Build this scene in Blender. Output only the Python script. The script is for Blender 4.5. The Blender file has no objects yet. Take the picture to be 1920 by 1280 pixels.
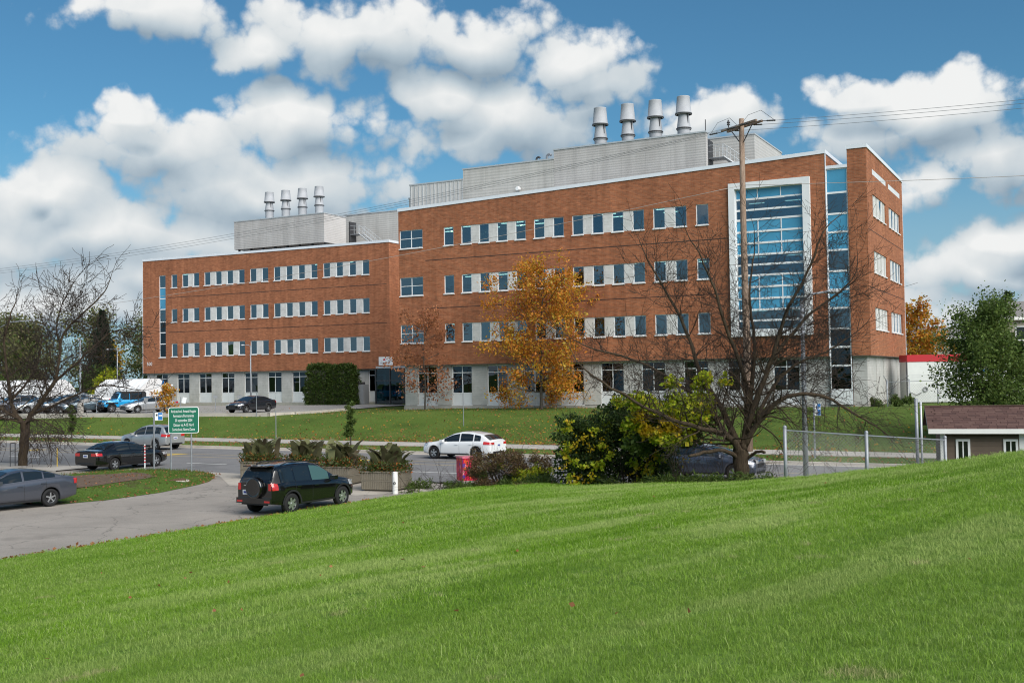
import bpy, math, random
import numpy as np
from mathutils import Vector, Matrix, noise as mnoise
random.seed(7); rng = np.random.default_rng(7)
R_ = math.radians
sc = bpy.context.scene
COL = sc.collection

# ---------------------------------------------------------------- camera
cam_d = bpy.data.cameras.new('camera'); cam = bpy.data.objects.new('camera', cam_d); COL.objects.link(cam)
cam_d.sensor_width = 36.0; cam_d.lens = 36.0 * 2065.7 / 1920.0
cam_d.clip_start = 0.1; cam_d.clip_end = 6000
cam.matrix_world = (Matrix.Translation((0, 0, 4.5)) @ Matrix.Rotation(math.pi/2 + 0.0333, 4, 'X') @ Matrix.Rotation(-0.0151, 4, 'Z'))
sc.camera = cam

# ---------------------------------------------------------------- light and exposure
SUN_EL, SUN_AZ = R_(40), R_(146)       # azimuth measured from +Y towards +X
sun_d = bpy.data.lights.new('sun', 'SUN'); sun = bpy.data.objects.new('sun', sun_d); COL.objects.link(sun)
sun_d.energy = 2.5; sun_d.angle = R_(55); sun_d.color = (1.0, 0.95, 0.88)
sdir = Vector((math.sin(SUN_AZ)*math.cos(SUN_EL), math.cos(SUN_AZ)*math.cos(SUN_EL), math.sin(SUN_EL)))
sun.rotation_euler = sdir.to_track_quat('Z', 'Y').to_euler()
sc.view_settings.view_transform = 'Standard'; sc.view_settings.look = 'None'
sc.view_settings.exposure = 1.0; sc.view_settings.gamma = 1.0; sc.view_settings.use_curve_mapping = False
sc.render.engine = 'CYCLES'
sc.cycles.max_bounces = 6; sc.cycles.transparent_max_bounces = 12; sc.cycles.diffuse_bounces = 3
sc.cycles.use_denoising = True; sc.cycles.use_fast_gi = False
sc.cycles.sample_clamp_indirect = 6.0; sc.cycles.filter_width = 1.1

world = bpy.data.worlds.new('World'); sc.world = world; world.use_nodes = True
SKY_STRENGTH = 0.047
# cumulus clouds: centre azimuth, centre elevation, half widths (radians)
CLOUDS = [(-0.33, 0.311, 0.083, 0.032), (-0.127, 0.3, 0.148, 0.045), (-0.217, 0.288, 0.056, 0.035), (-0.045, 0.301, 0.088, 0.043), (0.053, 0.279, 0.068, 0.039),
          (0.003, 0.232, 0.121, 0.056), (-0.06, 0.251, 0.053, 0.035), (0.072, 0.258, 0.058, 0.032), (-0.309, 0.199, 0.115, 0.047), (-0.331, 0.22, 0.044, 0.027),
          (-0.185, 0.228, 0.089, 0.039), (-0.227, 0.176, 0.161, 0.051), (-0.399, 0.15, 0.083, 0.046), (-0.419, 0.166, 0.032, 0.026), (-0.353, 0.123, 0.212, 0.054),
          (-0.265, 0.092, 0.275, 0.051), (-0.382, 0.064, 0.195, 0.045), (0.37, 0.207, 0.127, 0.042), (0.419, 0.17, 0.085, 0.037), (0.323, 0.231, 0.053, 0.02),
          (0.409, 0.091, 0.078, 0.038), (0.364, 0.145, 0.042, 0.029), (0.43, 0.112, 0.064, 0.026), (0.181, 0.223, 0.094, 0.028), (0.42, 0.051, 0.129, 0.035)]

def N(nt, t, **kw):
    n = nt.nodes.new(t)
    for k, v in kw.items(): setattr(n, k, v)
    return n
def mth(nt, op, a, b=None, c=None, clamp=False):
    n = nt.nodes.new('ShaderNodeMath'); n.operation = op; n.use_clamp = clamp
    for i, v in enumerate((a, b, c)):
        if v is None: continue
        if isinstance(v, (int, float)): n.inputs[i].default_value = v
        else: nt.links.new(v, n.inputs[i])
    return n.outputs[0]
def vmth(nt, op, a, b=None, scale=None):
    n = nt.nodes.new('ShaderNodeVectorMath'); n.operation = op
    for i, v in enumerate((a, b)):
        if v is None: continue
        if isinstance(v, (tuple, list)): n.inputs[i].default_value = v
        else: nt.links.new(v, n.inputs[i])
    if scale is not None: n.inputs['Scale'].default_value = scale
    return n.outputs[0]
def smooth(nt, x, lo, hi):
    n = nt.nodes.new('ShaderNodeMapRange'); n.interpolation_type = 'SMOOTHSTEP'
    nt.links.new(x, n.inputs[0]); n.inputs[1].default_value = lo; n.inputs[2].default_value = hi
    return n.outputs[0]
def mixc(nt, f, a, b, blend='MIX'):
    n = nt.nodes.new('ShaderNodeMix'); n.data_type = 'RGBA'; n.blend_type = blend
    for sock, v in ((n.inputs[0], f), (n.inputs[6], a), (n.inputs[7], b)):
        if isinstance(v, (int, float)): sock.default_value = v
        elif isinstance(v, (tuple, list)): sock.default_value = tuple(v)[:3] + (1,)
        else: nt.links.new(v, sock)
    return n.outputs[2]
def ramp(nt, x, stops, interp='LINEAR'):
    n = nt.nodes.new('ShaderNodeValToRGB'); n.color_ramp.interpolation = interp
    el = n.color_ramp.elements
    while len(el) < len(stops): el.new(0.5)
    for e, (p, c) in zip(el, stops):
        e.position = p; e.color = tuple(c)[:3] + (1,)
    nt.links.new(x, n.inputs[0]); return n.outputs[0]
def noise(nt, vec, scale, detail=3, rough=.55, dist=0):
    n = nt.nodes.new('ShaderNodeTexNoise'); n.inputs['Scale'].default_value = scale; n.inputs['Detail'].default_value = detail
    n.inputs['Roughness'].default_value = rough; n.inputs['Distortion'].default_value = dist
    if vec is not None: nt.links.new(vec, n.inputs['Vector'])
    return n.outputs['Fac'], n.outputs['Color']

def cloud_group(full=True):
    g = bpy.data.node_groups.new('cloud_density', 'ShaderNodeTree')
    g.interface.new_socket('Vector', in_out='INPUT', socket_type='NodeSocketVector')
    for o_ in ('Density', 'Relief', 'Coarse'): g.interface.new_socket(o_, in_out='OUTPUT', socket_type='NodeSocketFloat')
    gi = N(g, 'NodeGroupInput'); go = N(g, 'NodeGroupOutput'); v = gi.outputs[0]
    # uneven outlines: bend the direction with broad noise before the cloud shapes are read
    _, c1 = noise(g, v, 10, 2, .5)
    vv = vmth(g, 'ADD', v, vmth(g, 'SCALE', vmth(g, 'SUBTRACT', c1, (.5, .5, .5)), scale=.07))
    s = N(g, 'ShaderNodeSeparateXYZ'); g.links.new(vv, s.inputs[0])
    az = mth(g, 'ARCTAN2', s.outputs[0], s.outputs[1]); el = mth(g, 'ARCSINE', s.outputs[2])
    cur = None
    for (a, e, ra, re) in CLOUDS:
        dx = mth(g, 'MULTIPLY_ADD', az, 1.03/ra, -1.03*a/ra); dy = mth(g, 'MULTIPLY_ADD', el, 1.03/re, -1.03*e/re)
        dyb = mth(g, 'MAXIMUM', dy, mth(g, 'MULTIPLY', dy, -1.2))      # flatter bases
        r2 = mth(g, 'MULTIPLY_ADD', dx, dx, mth(g, 'MULTIPLY', dyb, dyb))
        cur = r2 if cur is None else mth(g, 'MINIMUM', cur, r2)
    cur = mth(g, 'SUBTRACT', 1.0, mth(g, 'SQRT', cur))
    # the same kind of broken cloud cover over the rest of the sky
    f, _ = noise(g, vmth(g, 'MULTIPLY', v, (1, 1, 2.2)), 3.2, 3, .55)
    gen = mth(g, 'MULTIPLY_ADD', f, 4.0, -2.05)
    s0 = N(g, 'ShaderNodeSeparateXYZ'); g.links.new(v, s0.inputs[0])
    az0 = mth(g, 'ABSOLUTE', mth(g, 'ARCTAN2', s0.outputs[0], s0.outputs[1])); el0 = mth(g, 'ARCSINE', s0.outputs[2])
    outside = mth(g, 'MAXIMUM', smooth(g, az0, .50, .75), smooth(g, el0, .36, .50))
    gen = mth(g, 'SUBTRACT', gen, mth(g, 'MULTIPLY_ADD', outside, -2.0, 2.0))
    tot = mth(g, 'MAXIMUM', cur, gen)
    g.links.new(tot, go.inputs[2])
    if not full: return g
    # cauliflower heads: rounded cells at two sizes
    bil = None
    for sc_, w in ((22, .44), (58, .24)):
        vn = N(g, 'ShaderNodeTexVoronoi'); vn.feature = 'F1'; vn.inputs['Scale'].default_value = sc_
        _, wc = noise(g, v, sc_*1.2, 1, .5); g.links.new(vmth(g, 'ADD', v, vmth(g, 'SCALE', vmth(g, 'SUBTRACT', wc, (.5, .5, .5)), scale=.9/sc_)), vn.inputs['Vector'])
        t = mth(g, 'MULTIPLY_ADD', vn.outputs['Distance'], -w*1.9, w*.95); bil = t if bil is None else mth(g, 'ADD', bil, t)
    fn, _ = noise(g, v, 75, 4, .65); fnn = mth(g, 'MULTIPLY_ADD', fn, .5, -.25)
    g.links.new(mth(g, 'ADD', bil, fnn), go.inputs[1])
    tot = mth(g, 'ADD', mth(g, 'ADD', tot, bil), fnn)
    g.links.new(tot, go.inputs[0]); return g

def build_world():
    nt = world.node_tree; nt.nodes.clear()
    out = N(nt, 'ShaderNodeOutputWorld'); bg = N(nt, 'ShaderNodeBackground'); nt.links.new(bg.outputs[0], out.inputs[0])
    sky = N(nt, 'ShaderNodeTexSky'); sky.sky_type = 'NISHITA'; sky.sun_disc = False
    sky.sun_elevation = SUN_EL; sky.sun_rotation = SUN_AZ; sky.air_density = 1.0; sky.dust_density = .6; sky.ozone_density = 1.4
    tc = N(nt, 'ShaderNodeTexCoord'); d = tc.outputs['Generated']
    ga = N(nt, 'ShaderNodeGroup'); ga.node_tree = cloud_group(True); nt.links.new(d, ga.inputs[0])
    gb = N(nt, 'ShaderNodeGroup'); gb.node_tree = cloud_group(False); nt.links.new(vmth(nt, 'ADD', d, (-.010, 0, .024)), gb.inputs[0])
    d0 = ga.outputs[0]; relief = ga.outputs[1]; lit = mth(nt, 'SUBTRACT', ga.outputs[2], gb.outputs[2])
    sx = N(nt, 'ShaderNodeSeparateXYZ'); nt.links.new(d, sx.inputs[0])
    alpha = smooth(nt, d0, ALO, AHI)
    lit = mth(nt, 'MINIMUM', mth(nt, 'MAXIMUM', lit, -.6), .6)
    light = mth(nt, 'ADD', mth(nt, 'MULTIPLY_ADD', lit, LK, .50), mth(nt, 'MULTIPLY', relief, RK))
    ccol = ramp(nt, light, CRAMP)
    skyc = vmth(nt, 'MULTIPLY', sky.outputs[0], (SKY_STRENGTH*SKT[0], SKY_STRENGTH*SKT[1], SKY_STRENGTH*SKT[2]))
    # pale haze low over the horizon, all round
    low = smooth(nt, sx.outputs[2], .22, .02)
    skyc = mixc(nt, mth(nt, 'MULTIPLY', low, .70), skyc, (.185, .255, .315))
    col = mixc(nt, alpha, skyc, ccol)
    nt.links.new(col, bg.inputs[0]); bg.inputs[1].default_value = 1.0
ALO, AHI, LK, RK = -.06, .40, .82, .24
SKT = (.47, .88, 1.02)
CRAMP = [(0.0, (.135, .180, .222)), (.28, (.20, .245, .282)), (.50, (.275, .312, .338)), (.72, (.345, .367, .378)), (1.0, (.44, .445, .442))]
build_world()
world.cycles.sampling_method = 'NONE'

# ---------------------------------------------------------------- object helpers
def tag(o, label=None, cat=None, group=None, kind=None):
    if label: o['label'] = label
    if cat: o['category'] = cat
    if group: o['group'] = group
    if kind: o['kind'] = kind
    return o
def thing(name, label, cat, loc=(0, 0, 0), rotz=0, group=None):
    o = bpy.data.objects.new(name, None); COL.objects.link(o); o.empty_display_size = .2
    o.location = loc; o.rotation_euler = (0, 0, rotz)
    return tag(o, label, cat, group)
def link(name, me, parent=None, loc=None, rot=None):
    o = bpy.data.objects.new(name, me); COL.objects.link(o)
    if parent is not None: o.parent = parent
    if loc is not None: o.location = loc
    if rot is not None: o.rotation_euler = rot
    return o
def copy_tree(o, parent=None):
    c = o.copy(); COL.objects.link(c); c.parent = parent
    for ch in o.children: copy_tree(ch, c)
    return c

class MB:
    def __init__(s): s.v = []; s.f = []; s.m = []
    def quad(s, a, b, c, d, m=0):
        i = len(s.v); s.v += [tuple(a), tuple(b), tuple(c), tuple(d)]; s.f.append((i, i+1, i+2, i+3)); s.m.append(m); return s
    def poly(s, pts, m=0):
        i = len(s.v); s.v += [tuple(p) for p in pts]; s.f.append(tuple(range(i, i+len(pts)))); s.m.append(m); return s
    def box(s, x0, x1, y0, y1, z0, z1, m=0):
        i = len(s.v)
        s.v += [(x0, y0, z0), (x1, y0, z0), (x1, y1, z0), (x0, y1, z0), (x0, y0, z1), (x1, y0, z1), (x1, y1, z1), (x0, y1, z1)]
        s.f += [(i, i+3, i+2, i+1), (i+4, i+5, i+6, i+7), (i, i+1, i+5, i+4), (i+1, i+2, i+6, i+5), (i+2, i+3, i+7, i+6), (i+3, i, i+4, i+7)]
        s.m += [m]*6; return s
    def tube(s, pts, rad, k=8, m=0, cap=True):
        pts = [Vector(p) for p in pts]; n = len(pts)
        if isinstance(rad, (int, float)): rad = [rad]*n
        base = len(s.v); up = Vector((0, 0, 1))
        t0 = (pts[1]-pts[0]).normalized()
        ax = t0.orthogonal().normalized()
        for i, p in enumerate(pts):
            t = (pts[min(i+1, n-1)] - pts[max(i-1, 0)]).normalized()
            ax = (ax - t*ax.dot(t))
            ax = ax.normalized() if ax.length > 1e-6 else t.orthogonal().normalized()
            bx = t.cross(ax)
            for j in range(k):
                a = 2*math.pi*j/k; q = p + (ax*math.cos(a) + bx*math.sin(a))*rad[i]; s.v.append((q.x, q.y, q.z))
        for i in range(n-1):
            for j in range(k):
                a = base+i*k+j; b = base+i*k+(j+1) % k
                s.f.append((a, b, b+k, a+k)); s.m.append(m)
        if cap:
            s.f.append(tuple(base+j for j in reversed(range(k)))); s.m.append(m)
            s.f.append(tuple(base+(n-1)*k+j for j in range(k))); s.m.append(m)
        return s
    def lathe(s, prof, k=24, axis='Z', c=(0, 0, 0), m=0):
        base = len(s.v)
        for (r, h) in prof:
            for j in range(k):
                a = 2*math.pi*j/k; x, y = r*math.cos(a), r*math.sin(a)
                p = (x, y, h) if axis == 'Z' else (x, h, y)
                s.v.append((p[0]+c[0], p[1]+c[1], p[2]+c[2]))
        for i in range(len(prof)-1):
            for j in range(k):
                a = base+i*k+j; b = base+i*k+(j+1) % k
                s.f.append((a, b, b+k, a+k) if axis == 'Z' else (a, a+k, b+k, b)); s.m.append(m)
        return s
    def grid(s, P, m=0, flip=False):
        nr, nc = len(P), len(P[0]); base = len(s.v)
        for row in P: s.v += [tuple(p) for p in row]
        for i in range(nr-1):
            for j in range(nc-1):
                a = base+i*nc+j
                f = (a, a+1, a+nc+1, a+nc); s.f.append(f[::-1] if flip else f); s.m.append(m)
        return s
    def mesh(s, name, mats, smooth=False):
        me = bpy.data.meshes.new(name); me.from_pydata(s.v, [], s.f)
        for mt in (mats if isinstance(mats, (list, tuple)) else [mats]): me.materials.append(mt)
        me.polygons.foreach_set('material_index', s.m)
        if smooth: me.polygons.foreach_set('use_smooth', [True]*len(s.f))
        me.update(); return me
    def build(s, name, mats, parent=None, smooth=False, loc=None, rot=None):
        return link(name, s.mesh(name, mats, smooth), parent, loc, rot)
def np_mesh(name, V, F, mat, smooth=False):
    me = bpy.data.meshes.new(name); k = F.shape[1]
    me.vertices.add(len(V)); me.vertices.foreach_set('co', V.astype(np.float32).ravel())
    me.loops.add(F.size); me.loops.foreach_set('vertex_index', F.astype(np.int32).ravel())
    me.polygons.add(len(F)); me.polygons.foreach_set('loop_start', np.arange(0, F.size, k, dtype=np.int32))
    for mt in (mat if isinstance(mat, (list, tuple)) else [mat]): me.materials.append(mt)
    me.update(calc_edges=True)
    if smooth: me.polygons.foreach_set('use_smooth', [True]*len(F))
    return me

# ---------------------------------------------------------------- materials
M = {}
def pm(name, col, rough=.7, metal=0.0, spec=.4, var=0.0, vs=2.0, bump=0.0, bs=40, coat=0.0, emit=0, tint=None, detail=5):
    m = bpy.data.materials.new(name); m.use_nodes = True; nt = m.node_tree; b = nt.nodes['Principled BSDF']
    b.inputs['Base Color'].default_value = tuple(col)+(1,); b.inputs['Roughness'].default_value = rough; b.inputs['Metallic'].default_value = metal
    b.inputs['Specular IOR Level'].default_value = spec
    if coat: b.inputs['Coat Weight'].default_value = coat; b.inputs['Coat Roughness'].default_value = .04
    if emit: b.inputs['Emission Color'].default_value = tuple(col)+(1,); b.inputs['Emission Strength'].default_value = emit
    if var or bump:
        tc = N(nt, 'ShaderNodeTexCoord')
        if var:
            f, _ = noise(nt, tc.outputs['Object'], vs, detail, .6)
            lo = tuple(c*(1-var) for c in col); hi = tint if tint else tuple(min(1, c*(1+var)) for c in col)
            nt.links.new(ramp(nt, f, [(.3, lo), (.7, hi)]), b.inputs['Base Color'])
        if bump:
            f, _ = noise(nt, tc.outputs['Object'], bs, 4, .6); bp = N(nt, 'ShaderNodeBump'); bp.inputs['Strength'].default_value = bump
            bp.inputs['Distance'].default_value = .02; nt.links.new(f, bp.inputs['Height']); nt.links.new(bp.outputs[0], b.inputs['Normal'])
    M[name] = m; return m
def leafmat(name, stops, rough=.55, trans=.35):
    m = bpy.data.materials.new(name); m.use_nodes = True; nt = m.node_tree; b = nt.nodes['Principled BSDF']
    g = N(nt, 'ShaderNodeNewGeometry')
    c = ramp(nt, g.outputs['Random Per Island'], [(i/(len(stops)-1), s) for i, s in enumerate(stops)])
    nt.links.new(c, b.inputs['Base Color']); b.inputs['Roughness'].default_value = rough; b.inputs['Specular IOR Level'].default_value = .25
    tr = N(nt, 'ShaderNodeBsdfTranslucent'); nt.links.new(c, tr.inputs[0])
    mx = N(nt, 'ShaderNodeMixShader'); mx.inputs[0].default_value = trans
    nt.links.new(b.outputs[0], mx.inputs[1]); nt.links.new(tr.outputs[0], mx.inputs[2])
    nt.links.new(mx.outputs[0], nt.nodes['Material Output'].inputs[0]); M[name] = m; return m

def brickmat(name, ax):
    m = bpy.data.materials.new(name); m.use_nodes = True; nt = m.node_tree; b = nt.nodes['Principled BSDF']
    tc = N(nt, 'ShaderNodeTexCoord'); s = N(nt, 'ShaderNodeSeparateXYZ'); nt.links.new(tc.outputs['Object'], s.inputs[0])
    cb = N(nt, 'ShaderNodeCombineXYZ'); nt.links.new(s.outputs[ax], cb.inputs[0]); nt.links.new(s.outputs[2], cb.inputs[1])
    br = N(nt, 'ShaderNodeTexBrick'); nt.links.new(cb.outputs[0], br.inputs['Vector'])
    br.inputs['Scale'].default_value = 1.0; br.inputs['Brick Width'].default_value = .30; br.inputs['Row Height'].default_value = .10
    br.inputs['Mortar Size'].default_value = .012; br.inputs['Mortar Smooth'].default_value = .3; br.inputs['Bias'].default_value = -.1
    br.inputs['Color1'].default_value = (.43, .163, .080, 1); br.inputs['Color2'].default_value = (.295, .104, .051, 1); br.inputs['Mortar'].default_value = (.30, .175, .115, 1)
    f, _ = noise(nt, cb.outputs[0], .35, 5, .6)
    # clusters of paler tan bricks, in short courses
    st = vmth(nt, 'MULTIPLY', cb.outputs[0], (.55, 4.5, 1)); f2, _ = noise(nt, st, 1.0, 3, .7); f3, _ = noise(nt, cb.outputs[0], .13, 2, .5)
    pale = mth(nt, 'MULTIPLY', smooth(nt, f2, .60, .72), smooth(nt, f3, .50, .66))
    c = mixc(nt, mth(nt, 'MULTIPLY', pale, .6), br.outputs['Color'], (.50, .28, .15))
    gm_, _ = noise(nt, vmth(nt, 'MULTIPLY', cb.outputs[0], (1.6, 4.5, 1)), 1.0, 4, .75); c = mixc(nt, 1.0, c, ramp(nt, gm_, [(.3, (.84, .82, .80)), (.7, (1.14, 1.13, 1.12))]), 'MULTIPLY')
    fr_, _ = noise(nt, vmth(nt, 'MULTIPLY', cb.outputs[0], (.7, 9.0, 1)), 1.0, 3, .7); c = mixc(nt, 1.0, c, ramp(nt, fr_, [(.32, (.80, .78, .76)), (.68, (1.14, 1.14, 1.13))]), 'MULTIPLY')
    c = mixc(nt, 1.0, c, ramp(nt, f, [(.3, (.84, .83, .82)), (.7, (1.10, 1.09, 1.07))]), 'MULTIPLY')
    # vertical rain streaks
    fs, _ = noise(nt, vmth(nt, 'MULTIPLY', cb.outputs[0], (2.0, .12, 1)), 1.0, 4, .6)
    c = mixc(nt, 1.0, c, ramp(nt, fs, [(.33, (.82, .81, .80)), (.65, (1.06, 1.06, 1.06))]), 'MULTIPLY')
    nt.links.new(c, b.inputs['Base Color']); b.inputs['Roughness'].default_value = .85; b.inputs['Specular IOR Level'].default_value = .25
    bp = N(nt, 'ShaderNodeBump'); bp.inputs['Strength'].default_value = .35; bp.inputs['Distance'].default_value = .01; bp.invert = True
    nt.links.new(br.outputs['Fac'], bp.inputs['Height']); nt.links.new(bp.outputs[0], b.inputs['Normal'])
    M[name] = m; return m
brickmat('brick_front', 0); brickmat('brick_side', 1)

def blockmat(name, col, ax=0, w=.8, h=.2, dark=.8):
    m = bpy.data.materials.new(name); m.use_nodes = True; nt = m.node_tree; b = nt.nodes['Principled BSDF']
    tc = N(nt, 'ShaderNodeTexCoord'); s = N(nt, 'ShaderNodeSeparateXYZ'); nt.links.new(tc.outputs['Object'], s.inputs[0])
    cb = N(nt, 'ShaderNodeCombineXYZ'); nt.links.new(s.outputs[ax], cb.inputs[0]); nt.links.new(s.outputs[2], cb.inputs[1])
    br = N(nt, 'ShaderNodeTexBrick'); nt.links.new(cb.outputs[0], br.inputs['Vector']); br.inputs['Scale'].default_value = 1
    br.inputs['Brick Width'].default_value = w; br.inputs['Row Height'].default_value = h; br.inputs['Mortar Size'].default_value = .012
    br.inputs['Color1'].default_value = tuple(col)+(1,); br.inputs['Color2'].default_value = tuple(c*.93 for c in col)+(1,)
    br.inputs['Mortar'].default_value = tuple(c*dark for c in col)+(1,)
    f, _ = noise(nt, tc.outputs['Object'], 1.3, 6, .65)
    c = mixc(nt, 1.0, br.outputs['Color'], ramp(nt, f, [(.3, (.80, .80, .79)), (.65, (1.04, 1.04, 1.04))]), 'MULTIPLY')
    nt.links.new(c, b.inputs['Base Color']); b.inputs['Roughness'].default_value = .85
    bp = N(nt, 'ShaderNodeBump'); bp.inputs['Strength'].default_value = .3; bp.inputs['Distance'].default_value = .01; bp.invert = True
    nt.links.new(br.outputs['Fac'], bp.inputs['Height']); nt.links.new(bp.outputs[0], b.inputs['Normal'])
    M[name] = m; return m
blockmat('concrete_block', (.50, .49, .47)); blockmat('concrete_block_side', (.50, .49, .47), 1); blockmat('white_block', (.66, .655, .64), 0, .76, .27, .82)

def cladmat(name, col, freq, vertical, ax=0):
    m = bpy.data.materials.new(name); m.use_nodes = True; nt = m.node_tree; b = nt.nodes['Principled BSDF']
    tc = N(nt, 'ShaderNodeTexCoord'); s = N(nt, 'ShaderNodeSeparateXYZ'); nt.links.new(tc.outputs['Object'], s.inputs[0])
    h = s.outputs[ax] if vertical else s.outputs[2]
    wv = mth(nt, 'SINE', mth(nt, 'MULTIPLY', h, 2*math.pi*freq))
    cb = N(nt, 'ShaderNodeCombineXYZ'); nt.links.new(s.outputs[ax], cb.inputs[0]); nt.links.new(mth(nt, 'MULTIPLY', s.outputs[2], .08), cb.inputs[1])
    f, _ = noise(nt, cb.outputs[0], 1.1, 5, .65); f2, _ = noise(nt, tc.outputs['Object'], .5, 4, .5)
    c = ramp(nt, f, [(.25, tuple(x*.78 for x in col)), (.5, col), (.75, tuple(min(1, x*1.18) for x in col))])
    c = mixc(nt, 1.0, c, ramp(nt, f2, [(.3, (.9, .89, .88)), (.7, (1.05, 1.05, 1.05))]), 'MULTIPLY')
    # panel joints
    jt = mth(nt, 'PINGPONG', s.outputs[ax], 1.05); c = mixc(nt, mth(nt, 'MULTIPLY', smooth(nt, jt, .03, .0), .35), c, tuple(x*.5 for x in col))
    nt.links.new(c, b.inputs['Base Color']); b.inputs['Roughness'].default_value = .5; b.inputs['Metallic'].default_value = .0; b.inputs['Specular IOR Level'].default_value = .4
    bp = N(nt, 'ShaderNodeBump'); bp.inputs['Strength'].default_value = .25; bp.inputs['Distance'].default_value = .02
    nt.links.new(wv, bp.inputs['Height']); nt.links.new(bp.outputs[0], b.inputs['Normal']); M[name] = m; return m
cladmat('cladding_grey', (.47, .45, .44), 5, False); cladmat('cladding_pale', (.50, .485, .465), 4, False); cladmat('cladding_vertical', (.56, .55, .54), 3.2, True)
cladmat('cladding_side', (.47, .45, .44), 5, False, 1)

def glassmat(name, tint, refl, base=.0, rough=.01, gl=(.75, .88, 1.0)):
    m = bpy.data.materials.new(name); m.use_nodes = True; nt = m.node_tree; nt.nodes.remove(nt.nodes['Principled BSDF'])
    tr = N(nt, 'ShaderNodeBsdfTransparent'); tr.inputs[0].default_value = tuple(tint)+(1,)
    gs = N(nt, 'ShaderNodeBsdfGlossy'); gs.inputs['Roughness'].default_value = rough; gs.inputs['Color'].default_value = tuple(gl)+(1,)
    tc = N(nt, 'ShaderNodeTexCoord'); f, _ = noise(nt, tc.outputs['Object'], .8, 2, .5); bp = N(nt, 'ShaderNodeBump'); bp.inputs['Strength'].default_value = .05
    bp.inputs['Distance'].default_value = .05; nt.links.new(f, bp.inputs['Height']); nt.links.new(bp.outputs[0], gs.inputs['Normal'])
    fr = N(nt, 'ShaderNodeLayerWeight'); fr.inputs[0].default_value = .25
    fac = mth(nt, 'MULTIPLY_ADD', fr.outputs['Fresnel'], .6, refl, clamp=True)
    mx = N(nt, 'ShaderNodeMixShader'); nt.links.new(fac, mx.inputs[0]); nt.links.new(tr.outputs[0], mx.inputs[1]); nt.links.new(gs.outputs[0], mx.inputs[2])
    nt.links.new(mx.outputs[0], nt.nodes['Material Output'].inputs[0]); M[name] = m; return m
glassmat('vision_glass', (.29, .42, .46), .18); glassmat('bay_glass', (.36, .54, .60), .17)
glassmat('dark_glass', (.14, .27, .31), .05)
pm('blue_glass', (.065, .285, .46), .09, 0, .6, var=.12, vs=.6)
pm('white_frame', (.76, .77, .78), .45, var=.05, vs=1.5)
pm('white_panel', (.66, .67, .68), .5, var=.05, vs=1.2)
pm('coping', (.72, .75, .80), .4, .0, .5, var=.04)
pm('dark_joint', (.05, .03, .025), .9)
pm('soffit', (.14, .12, .11), .9)
pm('interior_wall', (.42, .42, .40), .9); pm('interior_ceiling', (.55, .55, .52), .9); pm('interior_floor', (.12, .12, .12), .8)
pm('ceiling_lamp', (1.0, .93, .72), .5, emit=4.0); pm('bay_lamp', (1.0, .95, .80), .5, emit=.9)
pm('roof_membrane', (.30, .30, .30), .9)
pm('stack_metal', (.38, .39, .415), .6, .0, .3, var=.08); pm('galvanised', (.27, .285, .31), .5, .4, .5, var=.15, vs=6); pm('dark_steel', (.06, .06, .065), .5, .3)
pm('concrete', (.38, .355, .32), .9, var=.14, vs=1.5, bump=.3); pm('kerb_concrete', (.45, .41, .36), .9, var=.16, vs=.8, bump=.2)
pm('pale_metal', (.5, .52, .54), .5, .3)
pm('black_rubber', (.012, .012, .013), .8); pm('chrome', (.7, .7, .71), .15, 1.0); pm('alloy', (.55, .56, .58), .3, .85)
pm('car_glass', (.010, .014, .017), .03, 0, .8); pm('car_glass_green', (.05, .10, .095), .04, 0, .8)
pm('black_plastic', (.018, .018, .02), .5)
pm('lamp_red', (.45, .012, .012), .15, 0, .6, coat=1); pm('lamp_clear', (.55, .57, .6), .12, .3, .7, coat=1); pm('lamp_amber', (.8, .25, .04), .2)
pm('plate', (.6, .62, .66), .5); pm('plate_text', (.03, .05, .22), .6)
pm('white_paint', (.72, .71, .68), .7, var=.15, vs=5); pm('yellow_paint', (.62, .42, .06), .7, var=.12, vs=3); pm('yellow_line', (.42, .33, .18), .8, var=.2, vs=3)
# ---------------------------------------------------------------- ground, road, lots
ER = .544; er = np.array([math.cos(ER), -math.sin(ER)]); nr = np.array([math.sin(ER), math.cos(ER)]); KP = np.array([-5.85, 67.76])
def rw(u, v, z=0.0):
    p = KP + er*u + nr*v; return (float(p[0]), float(p[1]), z)
def to_uv(x, y):
    d = np.array([x, y]) - KP; return float(d @ er), float(d @ nr)
def sst(t):
    t = min(1, max(0, t)); return t*t*(3-2*t)
def lerp_tab(x, tab):
    if x <= tab[0][0]: return tab[0][1]
    for (a, b), (c, d) in zip(tab, tab[1:]):
        if x <= c: return b + (d-b)*(x-a)/(c-a)
    return tab[-1][1]
def z_far(u, v):
    """height of the land on the far side of the road"""
    if v < -.4: return -.06
    if v < 1.5: return .13 + .16*(v+.25)/1.75
    if v < 3.6: return .29 + .12*(v-1.5)/2.1
    vt = lerp_tab(u, [(-60, 6.2), (-41, 7.4), (-32, 8.6), (-26, 10.4), (-21, 11.5), (-15, 13.5), (-6, 21), (10, 25), (40, 26)])
    top = lerp_tab(u, [(-21, 1.80), (-12, 1.95), (0, 2.0), (40, 2.1)])
    s = min(1, (v-3.6)/(vt-3.6)); s = .35*s + .65*sst(s)
    return .41 + (top-.41)*s + .002*max(0, v-vt if v < 60 else 60-vt)
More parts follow.
